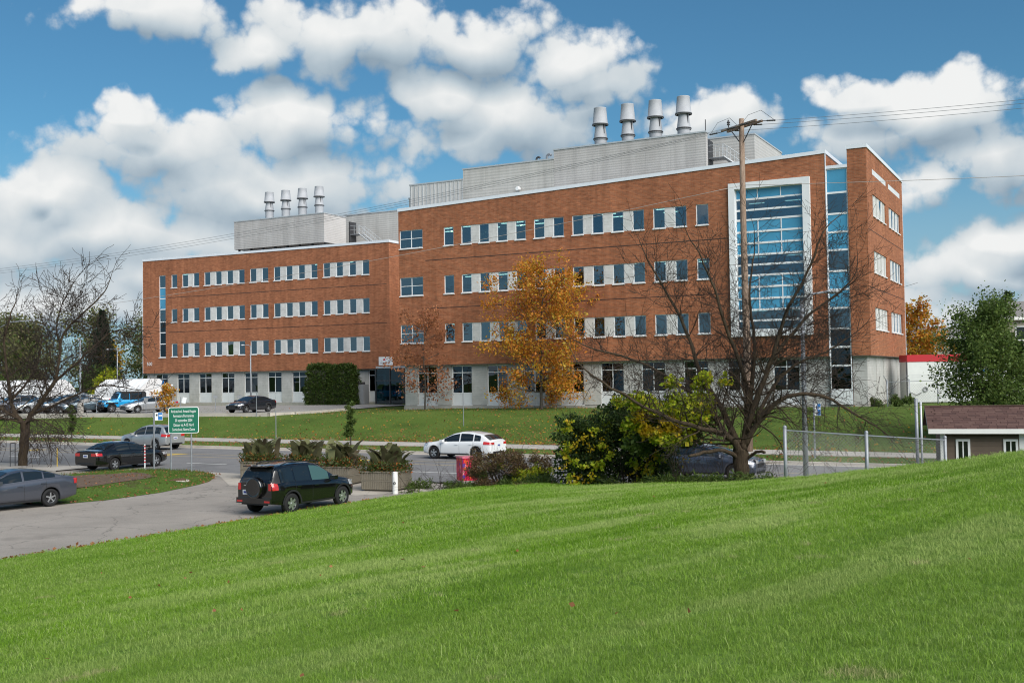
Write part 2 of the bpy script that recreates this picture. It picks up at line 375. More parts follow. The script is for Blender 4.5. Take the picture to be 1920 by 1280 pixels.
def groundmat(name, stops, dirt=None, leafy=0.0, sc1=.25):
    m = bpy.data.materials.new(name); m.use_nodes = True; nt = m.node_tree; b = nt.nodes['Principled BSDF']
    tc = N(nt, 'ShaderNodeTexCoord'); o = tc.outputs['Object']
    f, _ = noise(nt, o, sc1, 6, .65); c = ramp(nt, f, [(.28 + .44*i/(len(stops)-1), s) for i, s in enumerate(stops)])
    g, _ = noise(nt, o, 9, 6, .75); c = mixc(nt, 1.0, c, ramp(nt, g, [(.3, (.55, .58, .5)), (.7, (1.35, 1.35, 1.3))]), 'MULTIPLY')
    if dirt:
        d, _ = noise(nt, o, .5, 5, .7); c = mixc(nt, mth(nt, 'MULTIPLY', smooth(nt, d, .56, .66), .8), c, dirt)
    nt.links.new(c, b.inputs['Base Color']); b.inputs['Roughness'].default_value = .9; b.inputs['Specular IOR Level'].default_value = .15
    bp = N(nt, 'ShaderNodeBump'); bp.inputs['Strength'].default_value = .8; bp.inputs['Distance'].default_value = .05
    g2, _ = noise(nt, o, 22, 4, .7); nt.links.new(g2, bp.inputs['Height']); nt.links.new(bp.outputs[0], b.inputs['Normal'])
    M[name] = m; return m
groundmat('turf_far', [(.055, .090, .016), (.085, .135, .024), (.12, .155, .036)])
groundmat('turf_near', [(.085, .165, .018), (.12, .215, .028), (.16, .25, .05)])
groundmat('turf_island', [(.055, .105, .015), (.085, .145, .022), (.11, .16, .034)], dirt=(.075, .045, .028), sc1=.5)

us = [-900, -400, -200, -140, -110] + list(np.linspace(-90, 70, 81)) + [90, 130, 220, 500, 900]
vs_ = [-900, -300, -120, -60, -30, -15, -8, -3, -.45, -.25, .3, .9, 1.5, 2.2, 3.0, 3.6] + list(np.linspace(4.2, 30, 36)) + [34, 40, 50, 70, 100, 150, 250, 500, 1500, 3000]
gm = MB(); P = []
for v in vs_:
    row = []
    for u in us:
        z = z_far(u, v)
        if 3.6 < v < 60 and -100 < u < 80: z += .05*mnoise.noise((u*.25, v*.25, 0)) * min(1, (v-3.6)/3)
        row.append(rw(u, v, z))
    P.append(row)
gm.grid(P); g = gm.build('ground', M['turf_far'], smooth=True); tag(g, kind='structure')

def asphalt(name, col, cracks=.0, stain=.25, light=None, joint=False):
    m = bpy.data.materials.new(name); m.use_nodes = True; nt = m.node_tree; b = nt.nodes['Principled BSDF']
    tc = N(nt, 'ShaderNodeTexCoord'); o = tc.outputs['Object']
    f, _ = noise(nt, o, .35, 6, .65); c = ramp(nt, f, [(.3, tuple(x*(1-stain) for x in col)), (.5, col), (.72, light or tuple(x*(1+stain*.6) for x in col))])
    g, _ = noise(nt, o, 38, 4, .8); c = mixc(nt, 1.0, c, ramp(nt, g, [(.25, (.68, .68, .68)), (.75, (1.3, 1.3, 1.3))]), 'MULTIPLY')
    if cracks:
        _, wc = noise(nt, o, 1.2, 3, .6); vv = vmth(nt, 'ADD', o, vmth(nt, 'SCALE', wc, scale=.9))
        vr = N(nt, 'ShaderNodeTexVoronoi'); vr.feature = 'DISTANCE_TO_EDGE'; vr.inputs['Scale'].default_value = .33; nt.links.new(vv, vr.inputs['Vector'])
        c = mixc(nt, mth(nt, 'MULTIPLY', smooth(nt, vr.outputs['Distance'], .012, .0), cracks), c, tuple(x*.35 for x in col))
        h, _ = noise(nt, o, .22, 4, .6); c = mixc(nt, mth(nt, 'MULTIPLY', smooth(nt, h, .57, .66), .5), c, tuple(x*.6 for x in col))
        h2, _ = noise(nt, vmth(nt, 'ADD', o, (7, 3, 0)), .9, 4, .7); c = mixc(nt, mth(nt, 'MULTIPLY', smooth(nt, h2, .66, .72), .65), c, tuple(x*.28 for x in col))
    nt.links.new(c, b.inputs['Base Color']); b.inputs['Roughness'].default_value = .85; b.inputs['Specular IOR Level'].default_value = .3
    bp = N(nt, 'ShaderNodeBump'); bp.inputs['Strength'].default_value = .4; bp.inputs['Distance'].default_value = .01
    nt.links.new(g, bp.inputs['Height']); nt.links.new(bp.outputs[0], b.inputs['Normal']); M[name] = m; return m
asphalt('road_asphalt', (.185, .18, .18), .25, .14); asphalt('lot_asphalt', (.285, .255, .225), .6, .16, (.33, .295, .26)); asphalt('apron_concrete', (.40, .36, .31), .4, .2)
asphalt('far_lot_asphalt', (.30, .285, .27), .2, .15); asphalt('sidewalk_concrete', (.40, .37, .335), .3, .12)

def ribbon(name, u0, u1, v0, v1, z, mat, nu=60, kind='structure', thick=0.0, zf=None, parent=None):
    m = MB(); rows = []
    for v in (v0, v1):
        rows.append([rw(u, v, (zf(u, v) if zf else 0)+z) for u in np.linspace(u0, u1, nu)])
    m.grid(rows)
    if thick:
        for r, fl in ((rows[0], True), (rows[1], False)):
            m.grid([r, [(a, b, c-thick) for a, b, c in r]], flip=not fl)
    o = m.build(name, mat, parent)
    if parent is None: tag(o, kind=kind)
    return o
ribbon('road', -260, 200, -15.2, -.6, 0.0, M['road_asphalt'], 4)
kerb = ribbon('kerb', -160, 140, -.6, -.25, .14, M['kerb_concrete'], 61, thick=.2)
ribbon('gutter', -160, 140, -1.05, -.6, .004, M['kerb_concrete'], 4)
ribbon('sidewalk', -160, 140, 1.55, 3.35, .035, M['sidewalk_concrete'], 121, thick=.08, zf=z_far)
def marking(name, u0, u1, v0, v1, mat, pts=None, parent=None):
    m = MB(); P = pts or [(u0, v0), (u1, v0), (u1, v1), (u0, v1)]
    m.poly([rw(u, v, .006) for u, v in P]); return tag(m.build(name, mat, parent), kind='structure')
marking('road_marking_line', -200, 150, -5.55, -5.43, M['yellow_line']); marking('road_marking_line', -200, 150, -7.32, -7.18, M['yellow_line'])
for u in (-45.5, -28.6, -14.6, .2, 14, 28): marking('road_marking_hatch', 0, 0, 0, 0, M['yellow_paint'], [(u-.9, -6.9), (u+.2, -6.9), (u+.9, -5.75), (u-.2, -5.75)])
for u in (-55, -40, -24.2, -8, 7.4, 23, 39): marking('road_marking_dash', u, u+3.1, -11.2, -11.06, M['white_paint'])
# near side: pavement strip on the left, concrete apron, car park
ribbon('pavement', -110, -10.2, -18.0, -15.4, .05, M['sidewalk_concrete'], 40, thick=.15)
ribbon('verge_soil', -110, -19, -21, -18.0, .03, M['turf_island'], 20)
m = MB(); m.poly([rw(-130, -15.2, -.01), rw(11.3, -15.2, -.01), (-1.2, 45.4, -.01), (-1.5, 40, -.01), (-6, 24, -.01), (-20, -5, -.01), (-90, -5, -.01), (-130, 60, -.01)][::-1])
tag(m.build('car_park', M['lot_asphalt']), kind='structure')
m = MB(); m.poly([rw(-9.5, -15.2, .0), rw(11.2, -15.2, .0), (-3.5, 44.4, .0), (-6.2, 43.4, .0), (-9.3, 45.6, .0), (-12.5, 48.5, .0), (-14.2, 53.3, .0)][::-1])
tag(m.build('concrete_apron', M['apron_concrete']), kind='structure')
# grass island with the green sign
isl = [(-25.5, 47.0), (-24.6, 53.3), (-22.2, 55.9), (-21.0, 57.0), (-19.28, 58.0), (-17.6, 57.3), (-15.9, 56.3), (-14.7, 54.4), (-14.25, 52.6), (-13.95, 50.6), (-14.0, 49.0), (-14.65, 45.7), (-15.9, 43.1), (-17.2, 41.9), (-20.5, 42.4)]
def fan_mound(name, poly, h, mat, rings=8):
    c = np.mean(np.array(poly), axis=0); m = MB(); n = len(poly); R = []
    dense = []
    for i in range(n):
        a, b = np.array(poly[i]), np.array(poly[(i+1) % n])
        for k in range(4): dense.append(a+(b-a)*k/4)
    for k in range(rings+1):
        t = k/rings
        R.append([tuple(p*(1-t)+c*t) + (.002 + h*sst(t*2.2) + (.04*mnoise.noise((p[0]*(1-t), p[1]*(1-t), 3))*t),) for p in dense+dense[:1]])
    m.grid(R); return tag(m.build(name, mat, smooth=True), kind='structure')
fan_mound('grass_island', isl, .22, M['turf_island'])
def in_soil(x, y): return ((x+18.7)/2.1)**2 + ((y-49.6)/3.6)**2 < 1 + .5*mnoise.noise((x*.8, y*.8, 9))
pm('bare_soil', (.115, .075, .05), .95, var=.35, vs=3, bump=.8, bs=12)
soil = [(-18.7+2.05*math.cos(a)*(1+.2*math.sin(3*a)), 49.6+3.5*math.sin(a)*(1+.12*math.cos(5*a))) for a in np.linspace(0, 2*math.pi, 24, endpoint=False)]
m = MB(); m.poly([(x, y, .245) for x, y in soil]); tag(m.build('soil_patch', M['bare_soil']), kind='structure')
m = MB(); m.lathe([(.0, .13), (.50, .13), (.52, .11), (.66, .10), (.70, .0)], 28, c=(-15.35, 49.9, 0.03), m=0); mh = m.build('manhole_frame', [M['kerb_concrete']], smooth=False)
tag(mh, 'round rusty manhole cover in a concrete collar at the island edge', 'manhole')
pm('rust', (.13, .06, .04), .8, var=.2)
MB().lathe([(0, .155), (.52, .155), (.53, .12)], 28, c=(-15.35, 49.9, .03)).build('cover', M['rust'], mh)
# far car park
lot = [(-70, 107), (-46.04, 98.8), (-37.34, 95.13), (-29.29, 91.54), (-23.17, 89.9), (-19.6, 88.5), (-17.9, 90.0), (-16.42, 93.82), (-14.72, 100.85), (-12.6, 108), (-9.9, 112.5), (-16.0, 118.3), (-24, 121.3), (-47, 133.2), (-60, 150), (-110, 160), (-110, 125)]
m = MB(); m.poly([(x, y, 1.90 if y < 105 else 1.94) for x, y in lot]); tag(m.build('far_car_park', M['far_lot_asphalt']), kind='structure')
m = MB()
for (a, b) in zip(lot[:8], lot[1:9]):
    a, b = np.array(a), np.array(b); d = (b-a)/np.linalg.norm(b-a); nn = np.array([d[1], -d[0]])*.18
    P = [tuple(a)+(1.6,), tuple(a)+(2.02,), tuple(a+nn)+(2.02,), tuple(a+nn)+(1.6,)]; Q = [tuple(b)+(1.6,), tuple(b)+(2.02,), tuple(b+nn)+(2.02,), tuple(b+nn)+(1.6,)]
    m.grid([P, Q])
tag(m.build('lot_kerb', M['kerb_concrete']), kind='structure')

# ---------------------------------------------------------------- foreground hill
CREST = [(-.60, 46, -.2), (-.097, 44.2, -.05), (.02, 42.5, .44), (.068, 40.5, .52), (.2033, 36, 1.0), (.2614, 34, 1.30), (.382, 30, 2.02), (.465, 28, 2.48), (.6, 27, 3.0), (1.2, 26, 4.2)]
def z_hill(x, y):
    pz = 3.276 + .1062*x - .0649*y
    if y < 2: return pz if x < 14 else 3.276+.1062*14-.0649*y + .03*(x-14)
    t = x/y; dc = lerp_tab(t, [(a, b) for a, b, c in CREST]); zc = lerp_tab(t, [(a, c) for a, b, c in CREST])
    if t < -.097:
        z = pz if pz > 0 else pz*1.6
        return max(-.4, z)
    pc = 3.276 + .1062*t*dc - .0649*dc; dl = pc - zc
    s = sst((t+.097)/.12)
    if y <= dc: z = pz - s*dl*(y/dc)**2.2
    else:
        k = y-dc; z = zc*s + pz*(1-s)*0 - .04*k - .30*k*min(1, k/2.0)
        z = z if s >= 1 else min(z, pz)
    return max(-.4, z)
xs = np.concatenate([np.linspace(-40, -16, 25), np.linspace(-15.5, 22, 101), np.linspace(23, 60, 20)])
ys = np.concatenate([np.linspace(-40, 0, 21), np.linspace(.5, 50, 133)])
def hillz(x, y): return z_hill(x, y) + .035*mnoise.noise((x*.35, y*.35, 1.7)) + .012*mnoise.noise((x*1.3, y*1.3, 4.2))
HX, HY = len(xs), len(ys); HZ = np.array([[hillz(x, y) for x in xs] for y in ys])
V = np.stack([np.tile(xs, HY), np.repeat(ys, HX), HZ.ravel()], 1)
ii, jj = np.meshgrid(np.arange(HY-1), np.arange(HX-1), indexing='ij'); a = (ii*HX+jj).ravel()
Fc = np.stack([a, a+1, a+HX+1, a+HX], 1)
keep = (HZ.ravel()[Fc].max(1) > -.30)
lawn_me = np_mesh('lawn', V, Fc[keep], M['turf_near'], True)
lawn = link('lawn', lawn_me); tag(lawn, kind='structure')
# ---------------------------------------------------------------- the brick building
YAW = .4817; BX, BY = -9.98, 97.85
bld = thing('office_building', 'long red brick laboratory building with white trim and rooftop exhaust stacks', 'building', (BX, BY, 0), -YAW)
def bw(u, d, z=0.0):
    return (BX + math.cos(YAW)*u + math.sin(YAW)*d, BY - math.sin(YAW)*u + math.cos(YAW)*d, z)
def wall(name, mat, a0, a1, z0, ztop, openings, pos, axis='x', reveal=.16, sign=1, rmat=None):
    """a wall sheet with real openings; axis x: plane d=pos running along u, axis y: plane u=pos running along d"""
    m = MB(); zt = ztop if callable(ztop) else (lambda a: ztop)
    A = sorted(set([a0, a1] + [o[0] for o in openings] + [o[1] for o in openings])); zmax = max(zt(a0), zt(a1))
    Z = sorted(set([z0] + [o[2] for o in openings] + [o[3] for o in openings])) + [None]
    pt = (lambda a, z, k=0: (a, pos+k, z)) if axis == 'x' else (lambda a, z, k=0: (pos-k, a, z))
    for i in range(len(A)-1):
        for j in range(len(Z)-1):
            ca = (A[i]+A[i+1])/2; lo = Z[j]; hi = Z[j+1]
            cz = (lo + (hi if hi is not None else zt(ca)))/2
            if any(o[0] < ca < o[1] and o[2] < cz < o[3] for o in openings): continue
            m.quad(pt(A[i], lo), pt(A[i+1], lo), pt(A[i+1], hi if hi is not None else zt(A[i+1])), pt(A[i], hi if hi is not None else zt(A[i])))
    for (o0, o1, q0, q1) in openings:
        m.quad(pt(o0, q0), pt(o0, q1), pt(o0, q1, reveal), pt(o0, q0, reveal)); m.quad(pt(o1, q1), pt(o1, q0), pt(o1, q0, reveal), pt(o1, q1, reveal))
        m.quad(pt(o0, q1), pt(o1, q1), pt(o1, q1, reveal), pt(o0, q1, reveal)); m.quad(pt(o1, q0), pt(o0, q0), pt(o0, q0, reveal), pt(o1, q0, reveal))
    return m.build(name, mat, bld)
MESH = {}
def shared(key, fn, mats):
    if key not in MESH: MESH[key] = fn().mesh(key, mats)
    return MESH[key]
def frame_mb(w, h, t=.06, dep=.09, vbars=(), hbars=()):
    m = MB(); m.box(0, t, 0, dep, 0, h); m.box(w-t, w, 0, dep, 0, h); m.box(t, w-t, 0, dep, 0, t); m.box(t, w-t, 0, dep, h-t, h)
    for x in vbars: m.box(x-t*.45, x+t*.45, .004, dep-.004, t, h-t)
    for z in hbars: m.box(t, w-t, .007, dep-.007, z-t*.45, z+t*.45)
    return m
def window(u, z, w, h, d, kind='vision', vb=(), hb=(), axis='x', sill=True, parent=bld, t=.06):
    key = 'wf%s_%.2f_%.2f_%s_%s' % (t, w, h, vb, hb)
    loc = (u, d, z) if axis == 'x' else (d, u, z); rot = (0, 0, 0) if axis == 'x' else (0, 0, math.pi/2)
    o = link('window', shared(key, lambda: frame_mb(w, h, t, .09, vb, hb), [M['white_frame']]), parent, loc, rot)
    mat = {'vision': 'vision_glass', 'bay': 'bay_glass', 'dark': 'dark_glass', 'blue': 'blue_glass'}[kind]
    xs_ = [t*.5] + list(vb) + [w-t*.5]; zs = [t*.5] + list(hb) + [h-t*.5]
    for i in range(len(xs_)-1):
        for j in range(len(zs)-1):
            k2 = 'pane_%s_%.2f_%.2f' % (mat, xs_[i+1]-xs_[i], zs[j+1]-zs[j])
            link('pane', shared(k2, lambda: MB().box(0, xs_[i+1]-xs_[i], 0, .012, 0, zs[j+1]-zs[j]), [M[mat]]), o, (xs_[i], .045, zs[j]), (random.gauss(0, .010), 0, random.gauss(0, .010)))
    if sill:
        link('sill', shared('sill_%.2f' % w, lambda: MB().box(-.04, w+.04, -.16, .03, -.085, -.002), [M['white_frame']]), o, (0, 0, 0))
    return o
R1B, R1T, FLR = 16.12, 17.73, 4.2; WW = 1.0
# ---- front wing
c_ = [4.685 + 1.7565*k for k in range(14)]
groupsF = [(0, 0), (1, 4), (5, 6), (7, 10), (11, 12), (13, 13)]
opF = []
for r in range(3):
    zb, zt_ = R1B-FLR*r, R1T-FLR*r
    for a, b in groupsF: opF.append((c_[a], c_[b]+WW, zb, zt_))
    opF.append((.10, 2.52, zb+.0, zt_+.02))
opF.append((30.64, 35.80, 7.84, 18.60))
topF = lambda u: 19.46 + (20.66-19.46)*u/37.42
wall('brick_wall', M['brick_front'], 0, 37.42, 5.77, topF, opF, 0.0)
for r in range(3):
    zb, zt_ = R1B-FLR*r, R1T-FLR*r
    for a, b in groupsF:
        for k in range(a, b+1):
            window(c_[k], zb, WW, zt_-zb, .07, 'vision')
            if k < b: MB().box(c_[k]+WW+.004, c_[k+1]-.004, .05, .14, zb+.002, zt_-.002).build('panel', M['white_block'], bld)
    window(.10, zb, 2.42, zt_-zb+.02, .07, 'vision', (1.21,), (.86,))
# ---- left wing
LD = 17.54
l_ = [-44.70 + 1.7675*k for k in range(17)]
groupsW = [(0, 0), (1, 2), (3, 6), (7, 8), (9, 12), (13, 16)]
opW = [(-46.72, -45.64, 7.69, 17.72)]
for r in range(3):
    for a, b in groupsW: opW.append((l_[a], l_[b]+WW-.04, R1B-FLR*r, R1T-FLR*r))
topW = lambda u: 19.62 + (19.47-19.62)*(u+49.44)/36.6
wall('brick_wall', M['brick_front'], -49.44, -12.84, 5.77, topW, opW, LD)
for r in range(3):
    zb, zt_ = R1B-FLR*r, R1T-FLR*r
    for a, b in groupsW:
        for k in range(a, b+1):
            window(l_[k], zb, WW-.04, zt_-zb, LD+.07, 'vision')
            if k < b: MB().box(l_[k]+WW-.036, l_[k+1]-.004, LD+.05, LD+.14, zb+.002, zt_-.002).build('panel', M['white_block'], bld)
zz = [7.69, 9.32, 10.70, 12.02, 13.56, 14.86, 16.20, 17.72]
for k, kd in enumerate(('dark', 'dark', 'dark', 'vision', 'blue', 'blue', 'vision')):
    window(-46.72, zz[k], 1.08, zz[k+1]-zz[k], LD+.07, kd, sill=(k == 0))
# ---- tall curtain wall with white surround
zr = [7.84, 8.57, 9.38, 10.23, 11.11, 11.99, 12.79, 13.55, 14.42, 15.29, 16.21, 16.96, 17.78, 18.60]
kinds = ['bay', 'bay', 'blue', 'blue', 'blue', 'bay', 'bay', 'blue', 'blue', 'blue', 'bay', 'bay', 'blue']
for k in range(13):
    window(30.64, zr[k], 5.16, zr[k+1]-zr[k], .06, kinds[k], (1.71, 3.46) if kinds[k] == 'blue' else (), (), sill=False, t=.075)
m = MB(); m.box(30.19, 30.66, -.28, .1, 7.37, 19.04); m.box(35.78, 36.32, -.28, .1, 7.37, 19.04); m.box(30.66, 35.78, -.28, .1, 18.58, 19.04); m.box(30.66, 35.78, -.28, .1, 7.37, 7.86)
m.build('window_surround', M['white_frame'], bld)
# ---- glazed slot beside the tower
zs_ = [3.29, 5.06, 6.42, 7.76, 9.27, 10.61, 11.96, 13.5, 14.82, 16.16, 17.71, 19.48]
kd = ['dark', 'dark', 'dark', 'vision', 'blue', 'blue', 'bay', 'blue', 'blue', 'bay', 'blue']
for k in range(11): window(37.44, zs_[k], 1.54, zs_[k+1]-zs_[k], .10, kd[k], sill=False, t=.07)
MB().box(37.43, 38.99, .08, .22, 2.24, 3.288).build('panel', M['white_panel'], bld)
MB().box(37.42, 39.0, .0, .5, 19.49, 19.72).build('coping', M['coping'], bld)
# ---- tower
wall('brick_wall', M['brick_front'], 39.0, 40.35, 5.77, 20.79, [], 0.0)
opS = []
for r in range(3):
    for q0, q1 in ((2.35, 8.30), (9.75, 15.70)): opS.append((q0, q1, R1B-FLR*r, R1T-FLR*r))
opS += [(2.4, 8.6, 19.2, 19.62), (9.8, 15.85, 19.2, 19.62)]
wall('brick_wall', M['brick_side'], 0, 17.23, 5.77, 20.79, opS, 40.35, 'y')
for r in range(3):
    for q0 in (2.35, 9.75):
        for k in range(4):
            window(q0+1.53*k, R1B-FLR*r, .98, R1T-R1B, 40.28, 'vision', axis='y')
            if k < 3: MB().box(40.21, 40.30, q0+1.53*k+.985, q0+1.53*(k+1)-.004, R1B-FLR*r+.002, R1T-FLR*r-.002).build('panel', M['white_block'], bld)
for q0, q1 in ((2.4, 8.6), (9.8, 15.85)): MB().box(40.25, 40.34, q0+.003, q1-.003, 19.203, 19.617).build('panel', M['white_panel'], bld)
wall('brick_wall', M['brick_side'], 0.0, 6.0, 5.77, 20.79, [], 39.0, 'y'); wall('brick_wall', M['brick_front'], 39.0, 40.35, 5.77, 20.79, [], 17.23)
# ---- returns, backs, roofs
wall('brick_wall', M['brick_side'], 17.54, 38, 5.77, 19.47, [], -12.84, 'y')
wall('brick_wall', M['brick_side'], 0, 17.2, 5.77, 19.46, [], 0.0, 'y'); wall('brick_wall', M['brick_side'], 17.54, 38, 5.77, 19.62, [], -49.44, 'y'); wall('brick_wall', M['brick_side'], 0, 8, 5.77, 20.6, [], 37.42, 'y')
wall('back_wall', M['brick_front'], -49.44, 0, 2, 19.4, [], 38.0); wall('back_wall', M['brick_front'], 0, 40.3, 2, 19.3, [], 17.2)
wall('link_wall', M['brick_front'], -12.84, 6.0, 2, 19.0, [], 24.0); wall('link_wall', M['brick_side'], 17.2, 24, 2, 19.0, [], 6.0, 'y')
MB().box(.1, 37.3, .2, 17.1, 19.0, 19.1).box(-49.3, -12.9, LD+.2, 37.9, 18.9, 19.0).box(37.5, 40.2, .3, 17, 19.2, 19.35).build('roof', M['roof_membrane'], bld)
def coping_mb(u0, u1, d0, d1, z0, z1, h=.27):
    m = MB(); v = [(u0, d0, z0), (u1, d0, z1), (u1, d1, z1), (u0, d1, z0)]
    t = [(a, b, c+h) for a, b, c in v]
    m.poly(v[::-1]); m.poly(t)
    for i in range(4): m.quad(v[i], v[(i+1) % 4], t[(i+1) % 4], t[i])
    return m
for args in ((-.06, 37.48, -.07, .35, 19.46, 20.66), (38.95, 40.42, -.07, .3, 20.79, 20.79), (40.05, 40.42, .302, 17.25, 20.79, 20.79), (-49.5, -12.78, LD-.07, LD+.35, 19.62, 19.47),
             (-13.15, -12.78, LD+.352, 37.9, 19.47, 19.47), (-49.5, -49.1, LD+.352, 37.9, 19.62, 19.62), (37.1, 37.48, .352, 8, 20.66, 20.66), (38.95, 39.3, .302, 6, 20.79, 20.79)):
    coping_mb(*args).build('coping', M['coping'], bld)
MB().box(-49.49, -49.442, LD-.03, LD+.1, 5.75, 19.6).build('corner_trim', M['coping'], bld); MB().box(37.424, 37.47, -.04, .1, 5.75, 20.64).build('corner_trim', M['coping'], bld)
MB().box(40.33, 40.38, 17.2, 17.27, 5.75, 20.78).build('corner_trim', M['coping'], bld)
# movement joints in the brickwork
for z in (14.9, 10.68):
    MB().box(2.8, 30.1, -.004, .01, z, z+.07).build('joint', M['dark_joint'], bld); MB().box(-45.2, -13.2, LD-.004, LD+.01, z, z+.07).build('joint', M['dark_joint'], bld)
    MB().box(40.34, 40.354, .4, 17.0, z+.0, z+.06).build('joint', M['dark_joint'], bld)
# ---- soffits and ground floor
MB().box(.02, 37.4, .02, .6, 5.72, 5.765).box(-49.4, -12.9, LD+.02, LD+.6, 5.72, 5.765).box(39.02, 40.33, .02, 17.2, 5.72, 5.765).build('soffit', M['soffit'], bld)
gF = [1.59 + 3.507*k for k in range(10)]; gW = [-47.75 + 3.53*k for k in range(10)]
wall('block_wall', M['concrete_block'], .27, 37.42, 2.24, 5.72, [(u, u+2.0, 2.26, 5.65) for u in gF], .40, reveal=.2)
wall('block_wall', M['concrete_block'], 39.0, 40.0, 2.24, 5.72, [], .40)
sg = [(3.1, 4.3), (6.4, 7.6), (9.8, 11.0), (13.3, 14.5)]
wall('block_wall', M['concrete_block_side'], .40, 17.0, 2.24, 5.72, [(a, b, 2.4, 5.66) for a, b in sg], 40.0, 'y', reveal=.2)
wall('block_wall', M['concrete_block_side'], .40, 17.0, 2.24, 5.72, [], .27, 'y'); 
wall('block_wall', M['concrete_block'], -49.15, -12.75, 2.14, 5.72, [(u, u+2.0, 2.20, 5.66) for u in gW], LD+.40, reveal=.2)
wall('block_wall', M['concrete_block_side'], LD+.4, LD+18, 2.1, 5.72, [], -12.75, 'y'); wall('block_wall', M['concrete_block_side'], LD+.4, LD+18, 2.1, 5.72, [], -49.15, 'y')
for us_, dd, z0 in ((gF, .40, 2.26), (gW, LD+.40, 2.20)):
    for u in us_:
        window(u, 3.25, 2.0, 5.65-3.25, dd+.10, 'dark', (1.0,), (1.80,), sill=False, t=.07)
        for q in (0, 1): MB().box(u+q*1.0+.012, u+q*1.0+.988, dd+.12, dd+.19, z0+.01, 3.24).build('panel', M['white_panel'], bld)
        MB().box(u-.02, u+2.02, dd-.05, dd+.1, z0-.06, z0).build('sill', M['white_frame'], bld)
for a, b in sg:
    window(a, 3.2, b-a, 2.45, 39.9, 'vision', (), (1.75,), axis='y', sill=False); MB().box(39.80, 39.88, a+.01, b-.01, 2.41, 3.19).build('panel', M['white_panel'], bld)
MB().box(.2, 40.06, .33, .9, 1.2, 2.20).box(40.0, 40.07, .9, 17.1, 1.2, 2.38).box(-49.2, -12.7, LD+.34, LD+.9, 1.4, 2.13).build('plinth', M['concrete'], bld)
# ---- interiors seen through the glass
def interior(u0, u1, d0, z0, z1, step, dep=6.5):
    m = MB(); d1 = d0+dep
    m.quad((u0, d1, z0), (u1, d1, z0), (u1, d1, z1), (u0, d1, z1), 0); m.quad((u0, d0, z1), (u1, d0, z1), (u1, d1, z1), (u0, d1, z1), 1); m.quad((u0, d0, z0), (u0, d1, z0), (u1, d1, z0), (u1, d0, z0), 2)
    u = u0
    while u <= u1 + .01:
        m.box(u-.06, u+.06, d0+.1, d1, z0, z1, 0); u += step
    m.build('interior', [M['interior_wall'], M['interior_ceiling'], M['interior_floor']], bld)
for r in range(3):
    z0, z1 = 14.95-FLR*r, 17.86-FLR*r
    interior(.15, 37.3, .3, z0, z1, 7.43); interior(-49.2, -13.0, LD+.3, z0, z1, 7.24); interior(37.5, 40.2, .45, z0, z1, 2.7, 10)
    lit = MB()
    for k in range(15):
        if random.random() < (.75, .4, .12)[r]:
            u = 3.2+2.35*k if k < 11 else 3.2+2.35*(k-11)+.9
            for d in (1.4, 3.2): lit.box(u-.6, u+.6, d, d+.12, z1-.06, z1-.02)
    for k in range(8):
        if random.random() < (.35, .12, .05)[r]: u = -44+4.1*k; lit.box(u-.6, u+.6, LD+1.6, LD+1.72, z1-.06, z1-.02)
    bay = MB()
    for u in (31.6, 34.4): bay.box(u-.6, u+.6, 2.6, 2.7, z1-.06, z1-.02)
    bay.build('ceiling_lamps', M['bay_lamp'], bld)['kind'] = 'stuff'
    lit.build('ceiling_lamps', M['ceiling_lamp'], bld)['kind'] = 'stuff'
interior(.4, 37.3, .75, 2.2, 5.70, 7.4, 8); interior(-49.0, -13.0, LD+.75, 2.2, 5.70, 7.2, 8); interior(38.9, 39.9, 1.5, 2.3, 5.70, 1.0, 14)
# teal blinds hang behind some of the ground floor panes
pm('teal_blind', (.03, .22, .27), .6)
pm('pale_blind', (.48, .49, .47), .8)
for cols_, dd in ((c_, .0), (l_, LD)):
    for r in range(3):
        for u in cols_:
            if random.random() < .30:
                h = random.choice((.35, .5, .8, 1.2)); MB().box(u+.06, u+.92, dd+.20, dd+.22, R1T-FLR*r-h, R1T-FLR*r+.10).build('blind', M['pale_blind'], bld)
for us_, dd in ((gF, .40), (gW, LD+.4)):
    for u in us_:
        if random.random() < .6:
            q = random.choice((0, 1, 1)); h = random.uniform(.8, 1.75); MB().box(u+.1+q*.95, u+.95+q*.95, dd+.3, dd+.33, 3.3 if random.random() < .5 else 5.0-h, 5.03).build('blind', M['teal_blind'], bld)
# ---- rooftop plant
def clad_box(name, u0, u1, d0, d1, z0, z1, mat, cap=True):
    o = MB().box(u0, u1, d0, d1, z0, z1).build(name, mat, bld)
    if cap: MB().box(u0-.05, u1+.05, d0-.05, d1+.05, z1+.002, z1+.12).build('cap_flashing', M['pale_metal'], o)
    return o
clad_box('penthouse_screen', 14.95, 28.12, 1.0, 1.5, 19.1, 23.50, M['cladding_grey'])
clad_box('penthouse', 6.15, 14.93, 1.0, 8, 19.1, 22.75, M['cladding_pale'])
p3 = clad_box('penthouse', .60, 6.13, 1.02, 6, 19.1, 21.88, M['cladding_vertical'])
m = MB()
for k in range(14): m.box(.72+k*.41, .77+k*.41, .97, 1.018, 19.2, 21.86)
m.build('seam_ribs', M['pale_metal'], p3)['kind'] = 'stuff'
clad_box('penthouse', .32, .58, 1.3, 4, 19.1, 20.75, M['cladding_vertical'])
clad_box('penthouse', 16, 30.15, 7.8, 17, 19.1, 24.40, M['cladding_pale'])
clad_box('penthouse', -36.45, -23.05, LD+2.0, LD+6.2, 20.42, 23.72, M['cladding_grey'])
m = MB()
for k in range(8): m.box(-36.1+1.83*k, -35.9+1.83*k, LD+2.3, LD+2.5, 19.0, 20.42); m.box(-36.1+1.83*k, -35.9+1.83*k, LD+5.7, LD+5.9, 19.0, 20.42)
m.box(-36, -23.3, LD+4.2, LD+4.4, 19.0, 20.41)
